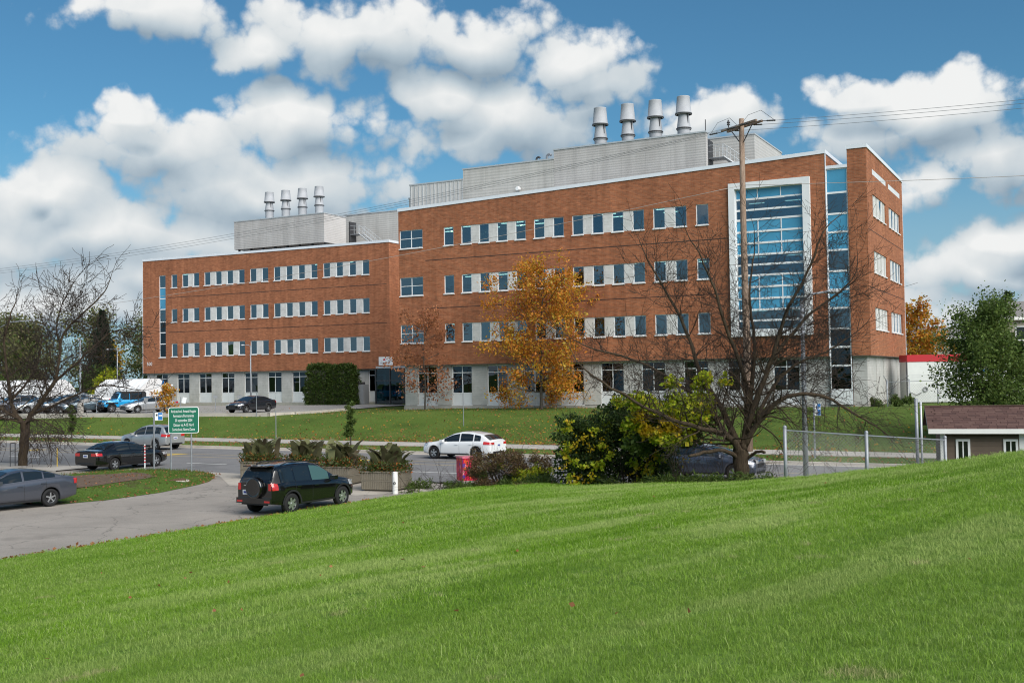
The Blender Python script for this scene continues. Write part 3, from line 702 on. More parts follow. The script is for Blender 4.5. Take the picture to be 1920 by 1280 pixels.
m.build('penthouse_legs', M['dark_steel'], bld)
clad_box('penthouse', -29, -1.5, LD+10, LD+15, 19.0, 24.62, M['cladding_pale'])
def stack(u, d, z0, h, rb):
    s = h/3.3
    o = MB().lathe([(rb*.86, 0), (rb*.86, 1.15*s)], 24).lathe([(rb*.95, 1.10*s), (rb*.98, 1.18*s), (rb*.93, 1.24*s), (rb*.66, 2.25*s)], 24).build('exhaust_stack', M['stack_metal'], bld, True, (u, d, z0))
    MB().lathe([(rb*.98, 2.10*s), (rb*1.12, 2.16*s), (rb*1.12, 2.24*s), (rb*1.04, 2.26*s), (rb*.86, 3.26*s), (rb*.88, 3.3*s), (rb*.78, 3.3*s), (rb*.76, 2.9*s), (.0, 2.9*s)], 28).build('cap', M['stack_metal'], o, True)
    MB().lathe([(rb*1.0, 1.14*s), (rb*1.03, 1.16*s), (rb*1.03, 1.22*s), (rb*.9, 1.24*s)], 24).build('ring', M['dark_steel'], o)
    MB().lathe([(rb*1.14, 2.12*s), (rb*1.15, 2.14*s), (rb*1.15, 2.18*s), (rb*1.0, 2.2*s)], 24).build('ring', M['dark_steel'], o)
    MB().box(-.10, .10, -.03, .03, 1.5*s, 2.15*s).build('vent_slot', M['dark_steel'], o, loc=(rb*.62, -rb*.36, 0), rot=(0, 0, R_(-30)))
for u in (-32.86, -30.36, -27.86, -25.4): stack(u, LD+4.2, 23.84, 3.5, .58)
for u in (18.55, 21.0, 23.42, 25.82): stack(u, 2.6, 22.9, 4.05, .60)
def gooseneck(u, d, z0, h, r, mat):
    pts = [(0, 0, 0), (0, 0, h)] + [(r*2*(1-math.cos(a)), 0, h + r*2*math.sin(a)) for a in np.linspace(.3, 2.6, 6)]
    MB().tube(pts, r, 8).build('vent_pipe', mat, bld, True, (u, d, z0))
gooseneck(12.6, 2.5, 22.8, .45, .09, M['dark_steel']); gooseneck(13.6, 2.5, 22.8, .55, .11, M['galvanised'])
MB().tube([(28.0, 1.4, 23.6), (28.0, 1.4, 24.6)], .04, 6).build('antenna', M['dark_steel'], bld)
MB().lathe([(.0, 0), (.16, 0), (.2, .25), (.16, .4), (0, .4)], 12).build('wall_lamp', M['white_frame'], bld, loc=(11.7, .9, 20.55), rot=(R_(90), 0, 0))
def stair(u, d, z0, n, rise, run, w):
    o = MB().box(-1.3, 0, 0, w, n*rise-.08, n*rise).build('roof_stair', M['galvanised'], bld, loc=(u, d, z0))
    for k in range(n): MB().box(k*run, k*run+run*.9, .03, w-.03, (n-1-k)*rise-.03, (n-1-k)*rise).build('tread', M['galvanised'], o)
    for y in (0, w):
        m = MB(); m.tube([(0, y, n*rise), (n*run, y, 0)], .06, 6); m.tube([(-1.3, y, n*rise+1.0), (0, y, n*rise+1.0), (n*run, y, 1.0)], .025, 6); m.tube([(-1.3, y, n*rise+.5), (0, y, n*rise+.5), (n*run, y, .5)], .02, 6)
        for k in range(0, n+1, 2): m.tube([(k*run, y, (n-k)*rise), (k*run, y, (n-k)*rise+1.0)], .02, 5)
        for k in range(3): m.tube([(-1.3+.6*k, y, n*rise), (-1.3+.6*k, y, n*rise+1.0)], .02, 5)
        m.build('railing', M['pale_metal'], o)
    MB().box(-1.4, -1.25, -.1, w+.1, 0, n*rise+1.5).build('doorway', M['dark_steel'], o)
stair(-21.6, LD+6.8, 19.0, 14, .2, .27, 1.1); stair(28.9, 3.2, 19.1, 14, .2, .26, 1.1)
pm('sign_grey_', (.20, .20, .21), .6)
# ---- entrance between the wings, sign panels, number
MB().box(-12.7, .2, 14.4, 14.5, 2.0, 5.7).build('entrance_glazing', M['dark_glass'], bld)
m = MB()
for k in range(8): m.box(-12.6+1.8*k, -12.5+1.8*k, 14.3, 14.42, 2.0, 5.7)
m.box(-12.6, .2, 14.31, 14.41, 4.4, 4.5); m.build('entrance_mullions', M['dark_steel'], bld)
for u, w in ((-12.6, .55), (-11.95, .30), (-11.5, .8)): MB().box(u, u+w, 16.3, 16.65, 1.9, 5.75).build('entrance_column', M['sign_grey_'] if w > .5 else M['pale_metal'], bld)
MB().box(-12.7, -8, 14.6, 16.9, 5.76, 5.95).build('entrance_canopy', M['pale_metal'], bld)
def text_mesh(name, txt, size, mat, parent, loc, rot, sx=1.0, ext=.006, align='CENTER'):
    cu = bpy.data.curves.new(name, 'FONT'); cu.body = txt; cu.size = size; cu.extrude = ext; cu.align_x = align; cu.align_y = 'CENTER'; cu.resolution_u = 2
    tmp = bpy.data.objects.new(name+'_tmp', cu); COL.objects.link(tmp); bpy.context.view_layer.update()
    me = bpy.data.meshes.new_from_object(tmp.evaluated_get(bpy.context.evaluated_depsgraph_get())); bpy.data.objects.remove(tmp)
    me.materials.clear(); me.materials.append(mat); o = link(name, me, parent, loc, rot); o.scale = (sx, 1, 1); return o
text_mesh('building_number', '500', .62, M['white_frame'], bld, (-48.35, LD-.02, 6.9), (R_(90), 0, 0))
pm('red_sign', (.55, .02, .03), .5)
sg_ = MB().box(-13.5, -11.75, LD-1.2, LD-1.1, 6.1, 7.0).build('entrance_sign', M['white_frame'], bld)
MB().poly([(-12.95, LD-1.206, 6.62), (-12.6, LD-1.206, 6.62), (-12.78, LD-1.206, 6.86)]).build('emblem', M['red_sign'], sg_)
for k in range(5): MB().box(-13.25+.14*k, -13.17+.14*k, LD-1.206, LD-1.2, 6.28, 6.38 if k % 2 else 6.42).build('lettering', M['sign_grey_'], sg_)
MB().box(-12.3, -11.9, LD-1.206, LD-1.2, 6.55, 6.60).build('lettering', M['sign_grey_'], sg_)
rs = MB().box(-13.55, -13.05, LD+.30, LD+.38, 4.2, 4.8).build('red_sign_panel', M['red_sign'], bld)
MB().poly([(-13.45, LD+.296, 4.27), (-13.36, LD+.296, 4.27), (-13.30, LD+.296, 4.42), (-13.24, LD+.296, 4.27), (-13.15, LD+.296, 4.27), (-13.27, LD+.296, 4.72), (-13.33, LD+.296, 4.72)]).build('symbol', M['white_frame'], rs)
MB().box(-13.25, -12.95, LD+.2, LD+.39, 5.2, 5.5).build('wall_lamp', M['white_frame'], bld)
# ---------------------------------------------------------------- cars
def paint(name, col, metal=.0, rough=.25):
    m = pm(name, col, rough, metal, .5, coat=1.0); return m
def sm_tab(tab, sig=.05):
    xs_ = np.array([p[0] for p in tab][::-1]); zs = np.array([p[1] for p in tab][::-1])
    g = np.linspace(-3.2, 3.2, 641); v = np.interp(g, xs_, zs); k = np.exp(-.5*(np.arange(-30, 31)*.01/sig)**2); k /= k.sum()
    pv = np.pad(v, 30, mode='edge'); s = np.convolve(pv, k, 'valid')
    return lambda x: float(np.interp(x, g, s))
def make_car(name, label, S, pmat, loc, heading, cat='car', group=None, detail=True):
    """S: top/belt profile tables run front to rear along +x"""
    root = thing(name, label, cat, loc, heading, group)
    top = sm_tab(S['top'], S.get('sig', .05)); belt = sm_tab(S['belt'], .08); W = S['w']/2; xf, xr = S['xf'], S['xr']; R = S['r']; ra = R+.055; ax = S['axles']
    sill = S.get('sill', .24); tum = S.get('tumble', .36)
    def hw(x):
        w = W; t = (xf-x)/.75
        if t < 1: w *= .70+.30*math.sqrt(max(0, 1-(1-max(t, 0))**2))
        t = (x-xr)/.6
        if t < 1: w *= .84+.16*math.sqrt(max(0, 1-(1-max(t, 0))**2))
        return w
    def bot(x):
        b = sill + .10*sst((x-(xf-.7))/.7) + .12*sst(((xr+.75)-x)/.75)
        for a in ax:
            if abs(x-a) < ra: b = max(b, R + math.sqrt(ra*ra-(x-a)**2))
        return b
    def section(x):
        w = hw(x); zt = top(x); zb = min(belt(x), zt-.015); b0 = bot(x); wr = w-.075-tum*max(0, zt-zb-.02)
        s0 = min(b0, zb-.06)
        pts = [(w-.16, s0), (w-.035, s0+.0), (w-.012, max(s0+.01, .40)), (w, max(s0+.02, .55)), (w-.004, max(s0+.03, zb-.16)), (w-.022, max(s0+.04, zb-.05)), (w-.055, zb)]
        hgt = zt-zb
        for f in (.12, .5, .84): pts.append((w-.07+(wr-(w-.07))*f, zb+hgt*f))
        pts += [(wr-.035, zb+hgt*.96), (wr-.13, zt+.004), (wr*.5, zt+.022), (0, zt+.03)]
        return pts
    X = set(np.round(np.linspace(xf, xr, 72), 4))
    for a in ax:
        for t in np.linspace(0, math.pi, 17): X.add(round(a+ra*math.cos(t)*.9999, 4))
    for k in range(6): X.add(round(xf-.02*k*k, 4)); X.add(round(xr+.02*k*k, 4))
    X = sorted(x for x in X if xr <= x <= xf)
    m = MB(); rows = []
    for x in X:
        s = section(x); rows.append([(x, y, z) for y, z in s] + [(x, -y, z) for y, z in s[-2::-1]])
    n = len(rows[0])
    m.grid(rows, flip=True)
    m.grid([[r[0], r[-1]] for r in rows], 1)
    for r, fl in ((rows[0], False), (rows[-1], True)):
        h = n//2
        L = r[:h+1]; Rr = r[::-1][:h+1]
        m.grid([[tuple(np.array(a)+(np.array(b)-np.array(a))*t) for t in (0, .25, .5, .75, 1)] for a, b in zip(L, Rr)], 0, flip=not fl)
    body = m.build('body', [pmat, M['black_plastic']], root, True)
    def ys(x, z):
        s = section(x)
        for (y0, z0), (y1, z1) in zip(s[1:], s[2:]):
            if z0 <= z <= z1 and z1 > z0: return y0+(y1-y0)*(z-z0)/(z1-z0)
        return s[-3][0]
    def side(name, cols, mat, off=.006, nz=5, parent=None, both=True):
        """patch on the flank: cols = [(x, z low, z high)]"""
        for sg in ((1, -1) if both else (both,)):
            P = []
            for (x, a, b) in cols:
                P.append([(x, sg*(ys(x, a+(b-a)*k/nz)+off), a+(b-a)*k/nz) for k in range(nz+1)])
            mm = MB(); mm.grid(P, flip=(sg > 0)); mm.build(name, mat, parent or root, True)
    def over(name, x0, x1, mat, f=.9, off=.008, nx=10):
        P = []
        for x in np.linspace(x0, x1, nx):
            s = section(x); zt = top(x); wr = s[10][0]+.02; row = []
            for k in np.linspace(-f, f, 9): row.append((x, wr*k, zt+.03*(1-abs(k)**1.6)*1.0+.004+off))
            P.append(row)
        MB().grid(P).build(name, mat, root, True)
    def xsec(f, x): s = section(x); return s
    # glass
    over('windshield', S['ws'][0], S['ws'][1], S.get('wsmat', M['car_glass'])); over('rear_window', S['rw'][0], S['rw'][1], M['car_glass'])
    for i, (x0, x1) in enumerate(S['win']):
        cols = []
        for x in np.linspace(x0, x1, 9):
            zt, zb = top(x), belt(x); a = zb+.045; b = zb+(zt-zb)*.86
            cols.append((x, a, max(b, a+.012)))
        side('window', cols, S.get('winmat', [M['car_glass']]*9)[i])
    if S.get('chrome_line'):
        cols = [(x, belt(x)+(top(x)-belt(x))*.87, belt(x)+(top(x)-belt(x))*.87+.05) for x in np.linspace(S['win'][0][0], S['win'][-1][1]-.02, 20)]
        side('window_trim', cols, M['chrome'], .009, 1)
    # seams, handles
    for x in S['seams']:
        zb = belt(x); side('door_seam', [(x-.006, max(bot(x)+.03, sill+.08), zb), (x+.006, max(bot(x)+.03, sill+.08), zb)], M['black_plastic'], .003, 6)
    for x in S['handles']:
        for sg in (1, -1):
            z = belt(x)-.13; y = sg*(ys(x, z)+.018); MB().box(x-.10, x+.10, y-.02, y+.012, z-.014, z+.014).build('door_handle', S.get('handlemat', pmat), root)
    for sg in (1, -1):
        x = S['mirror']; z = belt(x)+.10; y = sg*(hw(x)-.02)
        mm = MB().box(x-.10, x+.08, min(y, y+sg*.22), max(y, y+sg*.22), z-.07, z+.07); mm.build('mirror', S.get('mirmat', pmat), root)
    side('sill_trim', [(x, max(bot(x), sill)+.004, max(bot(x), sill)+.07) for x in np.linspace(ax[0]-ra-.03, ax[1]+ra+.03, 12)], S.get('sillmat', M['black_plastic']), .010, 1)
    # ends
    def cap_patch(name, end, y0, y1, z0, z1, mat, off=.012, skew=0):
        x = xf+off if end > 0 else xr-off
        mm = MB(); mm.box(min(x, x-end*.02), max(x, x-end*.02), y0, y1, z0, z1); return mm.build(name, mat, root)
    hz = S['hl']; tz = S['tl']
    for sg in (1, -1):
        wv = hw(xf)
        mm = MB(); P = []
        for x in np.linspace(xf-.01, xf-hz[2], 7): P.append([(x, sg*(ys(x, z)+.008), z) for z in np.linspace(hz[0]+.03*(xf-x), hz[1]+.05*(xf-x), 4)])
        mm.grid(P, flip=(sg < 0)); y0, y1 = sorted((sg*wv*.55, sg*(wv-.02))); mm.box(xf-.01, xf+.012, y0, y1, hz[0], hz[1]-.015); mm.build('headlight', M['lamp_clear'], root)
        wv = hw(xr); mm = MB(); P = []
        for x in np.linspace(xr+.01, xr+tz[2], 7): P.append([(x, sg*(ys(x, z)+.010), z) for z in np.linspace(tz[0]+.02*(x-xr), tz[1]+tz[3]*(x-xr), 5)])
        mm.grid(P, flip=(sg > 0)); y0, y1 = sorted((sg*(wv-tz[4]), sg*(wv-.015))); mm.box(xr-.014, xr+.01, y0, y1, tz[0], min(tz[1], top(xr)-.02)); mm.build('taillight', M['lamp_red'], root)
    pz = S.get('plate', .78); pt = cap_patch('licence_plate', -1, S.get('plate_y', 0)-.16, S.get('plate_y', 0)+.16, pz-.08, pz+.08, M['plate'], .016)
    if detail: MB().box(xr-.018, xr-.0165, S.get('plate_y', 0)-.12, S.get('plate_y', 0)+.12, pz-.035, pz+.035).build('plate_characters', M['plate_text'], pt)
    cap_patch('grille', 1, -.42, .42, S.get('gr', (.48, .66))[0], S.get('gr', (.48, .66))[1], S.get('grmat', M['black_plastic']), .010)
    cap_patch('bumper_trim', 1, -.55, .55, .30, .42, M['black_plastic'], .008); cap_patch('bumper_trim', -1, -.6, .6, .36, .47, M['black_plastic'], .008)
    # wheels
    for a in ax:
        for sg in (1, -1):
            y = sg*(hw(a)-.115)
            t = MB().lathe([(R*.60, -.10), (R*.90, -.105), (R*.985, -.085), (R, -.03), (R, .03), (R*.985, .085), (R*.90, .105), (R*.60, .10), (R*.58, 0), (R*.60, -.10)], 32, 'Y')
            wo = t.build('wheel', M['black_rubber'], root, True, (a, y, R))
            rim = MB(); rim.lathe([(R*.66, .085), (R*.64, .095), (R*.585, .092), (R*.56, .05)], 32, 'Y', m=0); rim.lathe([(0, .02), (R*.60, .02)], 20, 'Y', m=1)
            ns = S.get('spokes', 5)
            for k in range(ns):
                th = 2*math.pi*k/ns + .3
                for dth in (S.get('split', 0.0), -S.get('split', 0.0)) if S.get('split') else (0.0,):
                    ca, sa = math.cos(th), math.sin(th); cb, sb = math.cos(th+dth), math.sin(th+dth); wd = R*S.get('spw', .11)
                    p0 = np.array([ca*R*.10, .085, sa*R*.10]); p1 = np.array([cb*R*.62, .088, sb*R*.62]); nrm = np.array([-sb, 0, cb])*wd*.5
                    rim.quad(p0-nrm*1.15, p1-nrm, p1+nrm, p0+nrm*1.15, 0)
            rim.lathe([(0, .098), (R*.13, .096), (R*.15, .06)], 14, 'Y', m=0)
            ro = rim.build('rim', [M['alloy'], M['black_plastic']], wo, False)
            if sg < 0: ro.rotation_euler = (0, 0, math.pi)
    return root, dict(ys=ys, top=top, belt=belt, hw=hw, section=section, side=side, cap=cap_patch)

SUV = dict(w=1.82, xf=2.12, xr=-2.22, r=.355, axles=(1.30, -1.36), sill=.30, tumble=.34,
  top=[(2.12, .80), (2.02, .90), (1.75, .98), (1.15, 1.08), (.98, 1.12), (.28, 1.57), (-.1, 1.655), (-.8, 1.69), (-1.6, 1.655), (-1.90, 1.61), (-1.98, 1.56), (-2.16, 1.14), (-2.22, 1.08)],
  belt=[(2.12, .74), (1.8, .86), (1.0, .98), (0, 1.01), (-1.5, 1.07), (-2.22, 1.04)], ws=(1.00, .30), rw=(-1.97, -2.15), win=[(.62, -.28), (-.36, -1.12), (-1.20, -1.82)],
  winmat=None, seams=(.86, -.32, -1.17), handles=(-.14, -1.02), mirror=.70, hl=(.74, .90, .45), tl=(.86, 1.10, .22, .25, .13), plate=.78, plate_y=.38, spokes=6, split=.0, spw=.26, gr=(.58, .74))
SUV['winmat'] = [M['car_glass_green'], M['car_glass'], M['car_glass']]
SED = dict(w=1.84, xf=2.42, xr=-2.50, r=.33, axles=(1.45, -1.36), sill=.22, tumble=.44,
  top=[(2.42, .66), (2.3, .74), (1.9, .85), (1.15, .97), (1.0, 1.0), (.15, 1.39), (-.35, 1.465), (-.9, 1.44), (-1.2, 1.37), (-1.95, 1.075), (-2.35, 1.05), (-2.48, 1.0), (-2.5, .96)],
  belt=[(2.42, .60), (1.9, .76), (1.0, .92), (0, .95), (-1.5, .99), (-2.5, .92)], ws=(1.02, .18), rw=(-1.18, -1.90), win=[(.72, -.28), (-.36, -1.22)],
  seams=(.92, -.32, -1.16), handles=(-.16, -1.0), mirror=.74, hl=(.62, .74, .5), tl=(.80, .95, .32, -.02, .34), plate=.80, spokes=5, split=.18, spw=.12, chrome_line=True, gr=(.46, .62))
CIV = dict(SED, xf=2.25, xr=-2.38, axles=(1.42, -1.28), w=1.80, r=.325,
  top=[(2.25, .66), (2.1, .74), (1.8, .83), (1.2, .94), (1.08, .97), (.2, 1.34), (-.25, 1.41), (-.8, 1.385), (-1.3, 1.27), (-1.85, 1.08), (-2.18, 1.055), (-2.36, 1.02), (-2.38, .96)],
  belt=[(2.25, .60), (1.9, .74), (1.0, .89), (0, .95), (-1.2, 1.02), (-1.8, 1.03), (-2.38, .94)], ws=(1.1, .22), rw=(-1.0, -1.80), win=[(.78, -.22), (-.30, -1.0), (-1.06, -1.48)],
  seams=(.98, -.26, -1.10), handles=(-.10, -.98), tl=(.78, .97, .16, .1, .30), hl=(.64, .76, .5), spokes=5, split=.0, spw=.16)
CROSS = dict(SUV, xf=2.30, xr=-2.36, axles=(1.42, -1.40), w=1.88, sill=.26,
  top=[(2.30, .76), (2.15, .88), (1.8, .97), (1.2, 1.05), (1.05, 1.08), (.25, 1.50), (-.2, 1.60), (-.9, 1.63), (-1.6, 1.57), (-1.95, 1.48), (-2.25, 1.10), (-2.36, 1.02)],
  belt=[(2.30, .70), (1.8, .86), (1.0, .97), (0, 1.0), (-1.6, 1.06), (-2.36, .98)], ws=(1.07, .27), rw=(-1.93, -2.24), win=[(.72, -.28), (-.36, -1.20), (-1.28, -1.80)], winmat=[M['car_glass']]*3,
  seams=(.94, -.32, -1.24), handles=(-.14, -1.08), mirror=.78, tl=(.90, 1.06, .40, .1, .30), plate_y=0, plate=.8, spokes=5, split=.16, spw=.13)
HATCH = dict(CROSS, top=[(2.30, .72), (2.15, .83), (1.8, .92), (1.2, 1.0), (1.05, 1.03), (.20, 1.42), (-.3, 1.52), (-.9, 1.51), (-1.5, 1.42), (-1.85, 1.33), (-2.25, 1.06), (-2.36, .98)],
  belt=[(2.30, .66), (1.8, .82), (1.0, .93), (0, .96), (-1.6, 1.0), (-2.36, .94)], win=[(.74, -.28), (-.36, -1.20), (-1.28, -1.70)], rw=(-1.80, -2.22), tl=(.84, .98, .45, .1, .30), spokes=5)
JEEP = dict(SUV, xf=1.98, xr=-2.02, axles=(1.22, -1.22), w=1.80, r=.40, sill=.45, tumble=.12, sig=.02,
  top=[(1.98, 1.02), (1.9, 1.10), (1.0, 1.16), (.72, 1.18), (.50, 1.60), (.40, 1.80), (.2, 1.84), (-1.7, 1.82), (-1.88, 1.79), (-2.0, 1.15), (-2.02, 1.1)],
  belt=[(1.98, .96), (1.0, 1.08), (0, 1.10), (-2.02, 1.08)], ws=(.71, .44), rw=(-1.89, -1.98), win=[(.40, -.45), (-.55, -1.75)], winmat=[M['car_glass']]*2, seams=(.55, -.5), handles=(-.35,), mirror=.45,
  hl=(.80, .96, .08), tl=(.80, 1.0, .10, 0, .14), gr=(.70, 1.0), spokes=5, split=0, spw=.2, plate_y=.3)
PB = paint('paint_black', (.004, .004, .0045), 0, .15); PG = paint('paint_grey_blue', (.085, .092, .115), .55, .3); PW = paint('paint_white', (.72, .73, .74), 0, .25)
PS = paint('paint_silver', (.42, .43, .44), .6, .3); PD = paint('paint_dark', (.018, .020, .026), .3, .25); PJ = paint('paint_sky_blue', (.01, .30, .62), .1, .25); PN = paint('paint_slate', (.07, .08, .11), .5, .3)
PR = paint('paint_red', (.30, .02, .02), .2, .25); PT = paint('paint_teal_grey', (.10, .14, .17), .5, .3)

# black SUV with the spare wheel, parked by the lawn
suv, api = make_car('parked_suv', 'black SUV with a spare wheel on its tailgate parked beside the planters', SUV, PB, (-7.62, 39.25, 0), R_(59), 'car')
sp = MB().lathe([(0, -.150), (.10, -.152), (.26, -.156), (.285, -.158), (.29, -.162), (.33, -.155), (.352, -.135), (.362, -.10), (.365, -.04), (.365, .04), (.33, .06)], 32, 'Y').build('spare_wheel_cover', PB, suv, True, (-2.235, -.08, .94), (0, 0, R_(-90)))
for sg in (1, -1):
    MB().tube([(.35, sg*.56, 1.63), (.15, sg*.57, 1.70), (-1.3, sg*.57, 1.735), (-1.55, sg*.56, 1.67)], .022, 6).build('roof_rail', M['black_plastic'], suv)
    m = MB()
    for a in (1.30, -1.36):
        P = []
        for t in np.linspace(.0, math.pi, 19):
            row = []
            for rr in (.41, .475):
                x, z = a+rr*math.cos(t), .355+rr*math.sin(t); row.append((x, sg*(api['hw'](x)+.014), z))
            P.append(row)
        m.grid(P)
    m.build('wheel_arch_trim', M['black_plastic'], suv)
MB().box(-2.30, -2.2, -.78, .78, .42, .60).build('rear_bumper', PB, suv); MB().box(-2.307, -2.30, -.74, -.5, .46, .52).build('reflector', M['lamp_red'], suv); MB().box(-2.307, -2.30, .5, .74, .46, .52).build('reflector', M['lamp_red'], suv)
MB().box(-2.20, -1.86, -.55, .55, 1.63, 1.665).build('rear_spoiler', PB, suv)
api['side']('rear_pillar', [(x, api['belt'](x)+.03, max(api['belt'](x)+.05, api['top'](x)-.01)) for x in np.linspace(-1.86, -2.17, 9)], M['black_plastic'], .012)
MB().box(-2.262, -2.232, .30, .46, 1.0, 1.03).build('emblem', M['chrome'], suv)
make_car('saloon_car', 'black saloon with chrome window line leaving the lot behind the red striped post', SED, PB, (-20.95, 59.35, 0), R_(61), 'car')
make_car('parked_saloon', 'grey blue fastback saloon with red tail lamp beside the grass island', CIV, PG, (-18.75, 40.75, 0), R_(231), 'car')
HL = math.pi - ER
def lane(px_u, v): return rw(px_u, v, .006)
u0, v0 = to_uv(-2.74, 62.9); make_car('moving_hatchback', 'white crossover driving left on the road behind the red cabinet', HATCH, PW, lane(u0+.0, -2.75), HL, 'car')
u0, v0 = to_uv(-24.6, 75.4); make_car('moving_suv', 'silver SUV driving left on the road behind the green sign', dict(CROSS, top=[(a, b*1.03) for a, b in CROSS['top']]), PS, lane(u0-.75, -2.65), HL, 'car')
make_car('moving_car', 'dark slate car driving right behind the bare tree and the dark bush', dict(CROSS, top=[(a, b*.95 if b > 1.1 else b) for a, b in CROSS['top']]), PN, lane(*(to_uv(9.2, 48.9)[0]-.2, -9.3)), -ER, 'car')
# far car park: first row
LZ = 1.905
MER = dict(SED, spokes=7, split=0, spw=.14, chrome_line=False)
make_car('parked_saloon', 'dark saloon parked alone in the car park in front of the left wing', CIV, PD, (-22.6, 95.0, LZ), R_(240), 'car', 'cars parked before the building')
make_car('parked_saloon', 'silver saloon parked right of the blue jeep', MER, PS, (-33.0, 99.9, LZ), R_(224), 'car', 'cars parked before the building')
jeep, ja = make_car('parked_jeep', 'bright sky blue off-roader with black soft top', JEEP, PJ, (-36.4, 102.5, LZ), R_(222), 'car', 'cars parked before the building')
m = MB(); m.box(-2.0, .30, -.80, .80, 1.74, 1.90); m.build('soft_top', M['black_plastic'], jeep)
for sg in (1, -1): MB().box(-2.03, -1.62, min(sg*.78, sg*.885), max(sg*.78, sg*.885), 1.12, 1.78).box(-.62, -.50, min(sg*.78, sg*.875), max(sg*.78, sg*.875), 1.12, 1.76).build('soft_top_side', M['black_plastic'], jeep)
for sg in (1, -1):
    for a in (1.22, -1.22): MB().box(a-.55, a+.55, min(sg*.78, sg*.98), max(sg*.78, sg*.98), .84, .93).build('fender', M['black_plastic'], jeep)
MB().box(2.0, 2.14, -.85, .85, .5, .66).build('front_bumper', M['black_plastic'], jeep)
for k in range(7): MB().box(1.992, 1.999, -.36+.105*k, -.31+.105*k, .72, .98).build('grille_slot', M['black_plastic'], jeep)
row = [(-39.9, 102.6, 222, CIV, PT, 'teal grey saloon parked left of the blue jeep'), (-42.0, 103.4, 224, CROSS, PD, 'black crossover parked behind the tall lamp post base'), (-45.0, 104.7, 226, SED, PS, 'silver saloon parked behind the bare tree trunk fork'),
       (-47.9, 105.9, 225, CROSS, PN, 'slate crossover parked behind the bare tree, second from the photo edge'), (-50.6, 107.0, 224, SED, PD, 'black saloon parked at the far left edge of the photo'), (-53.4, 108.2, 224, CROSS, PW, 'white crossover parked outside the left tent, cut by the photo edge')]
for x, y, h, S, p, lb in row: make_car('parked_car', lb, S, p, (x, y, LZ), R_(h), 'car', 'cars parked before the building', detail=False)
for x, y, h, S, p, lb in [(-52.6, 126.5, 150, SED, PS, 'small silver car far behind the lamp post, beside the left tent'), (-49.8, 124.6, 150, CROSS, PW, 'white car far back between the two tents'), (-50.6, 135.5, 150, SED, PR, 'red car in the far row left of the right tent'),
                          (-54.8, 137.5, 150, CROSS, PD, 'dark car in the far row between the tents'), (-57.5, 127, 150, CROSS, PT, 'teal grey car far back by the left tent end'), (-47.0, 121.5, 222, SED, PW, 'white saloon parked in front of the right tent')]:
    make_car('parked_car', lb, S, p, (x, y, 1.95), R_(h), 'car', 'cars parked before the building', detail=False)
# ---------------------------------------------------------------- vegetation
def barkmat(name, c1, c2, sc_=3):
    m = bpy.data.materials.new(name); m.use_nodes = True; nt = m.node_tree; b = nt.nodes['Principled BSDF']
    tc = N(nt, 'ShaderNodeTexCoord'); v = vmth(nt, 'MULTIPLY', tc.outputs['Object'], (6, 6, 1.2)); f, _ = noise(nt, v, sc_, 6, .7)
    nt.links.new(ramp(nt, f, [(.3, c1), (.7, c2)]), b.inputs['Base Color']); b.inputs['Roughness'].default_value = .95; b.inputs['Specular IOR Level'].default_value = .15
    bp = N(nt, 'ShaderNodeBump'); bp.inputs['Strength'].default_value = 1.0; bp.inputs['Distance'].default_value = .04; nt.links.new(f, bp.inputs['Height']); nt.links.new(bp.outputs[0], b.inputs['Normal'])
    M[name] = m; return m
barkmat('bark_brown', (.030, .021, .015), (.105, .078, .052)); barkmat('bark_grey', (.035, .030, .025), (.11, .10, .085)); barkmat('twig', (.032, .024, .019), (.085, .066, .055), 8)
barkmat('pole_wood', (.16, .105, .075), (.38, .28, .215), 2)
def rv(s=1.0): return Vector((random.gauss(0, s), random.gauss(0, s), random.gauss(0, s)))
RS = .82
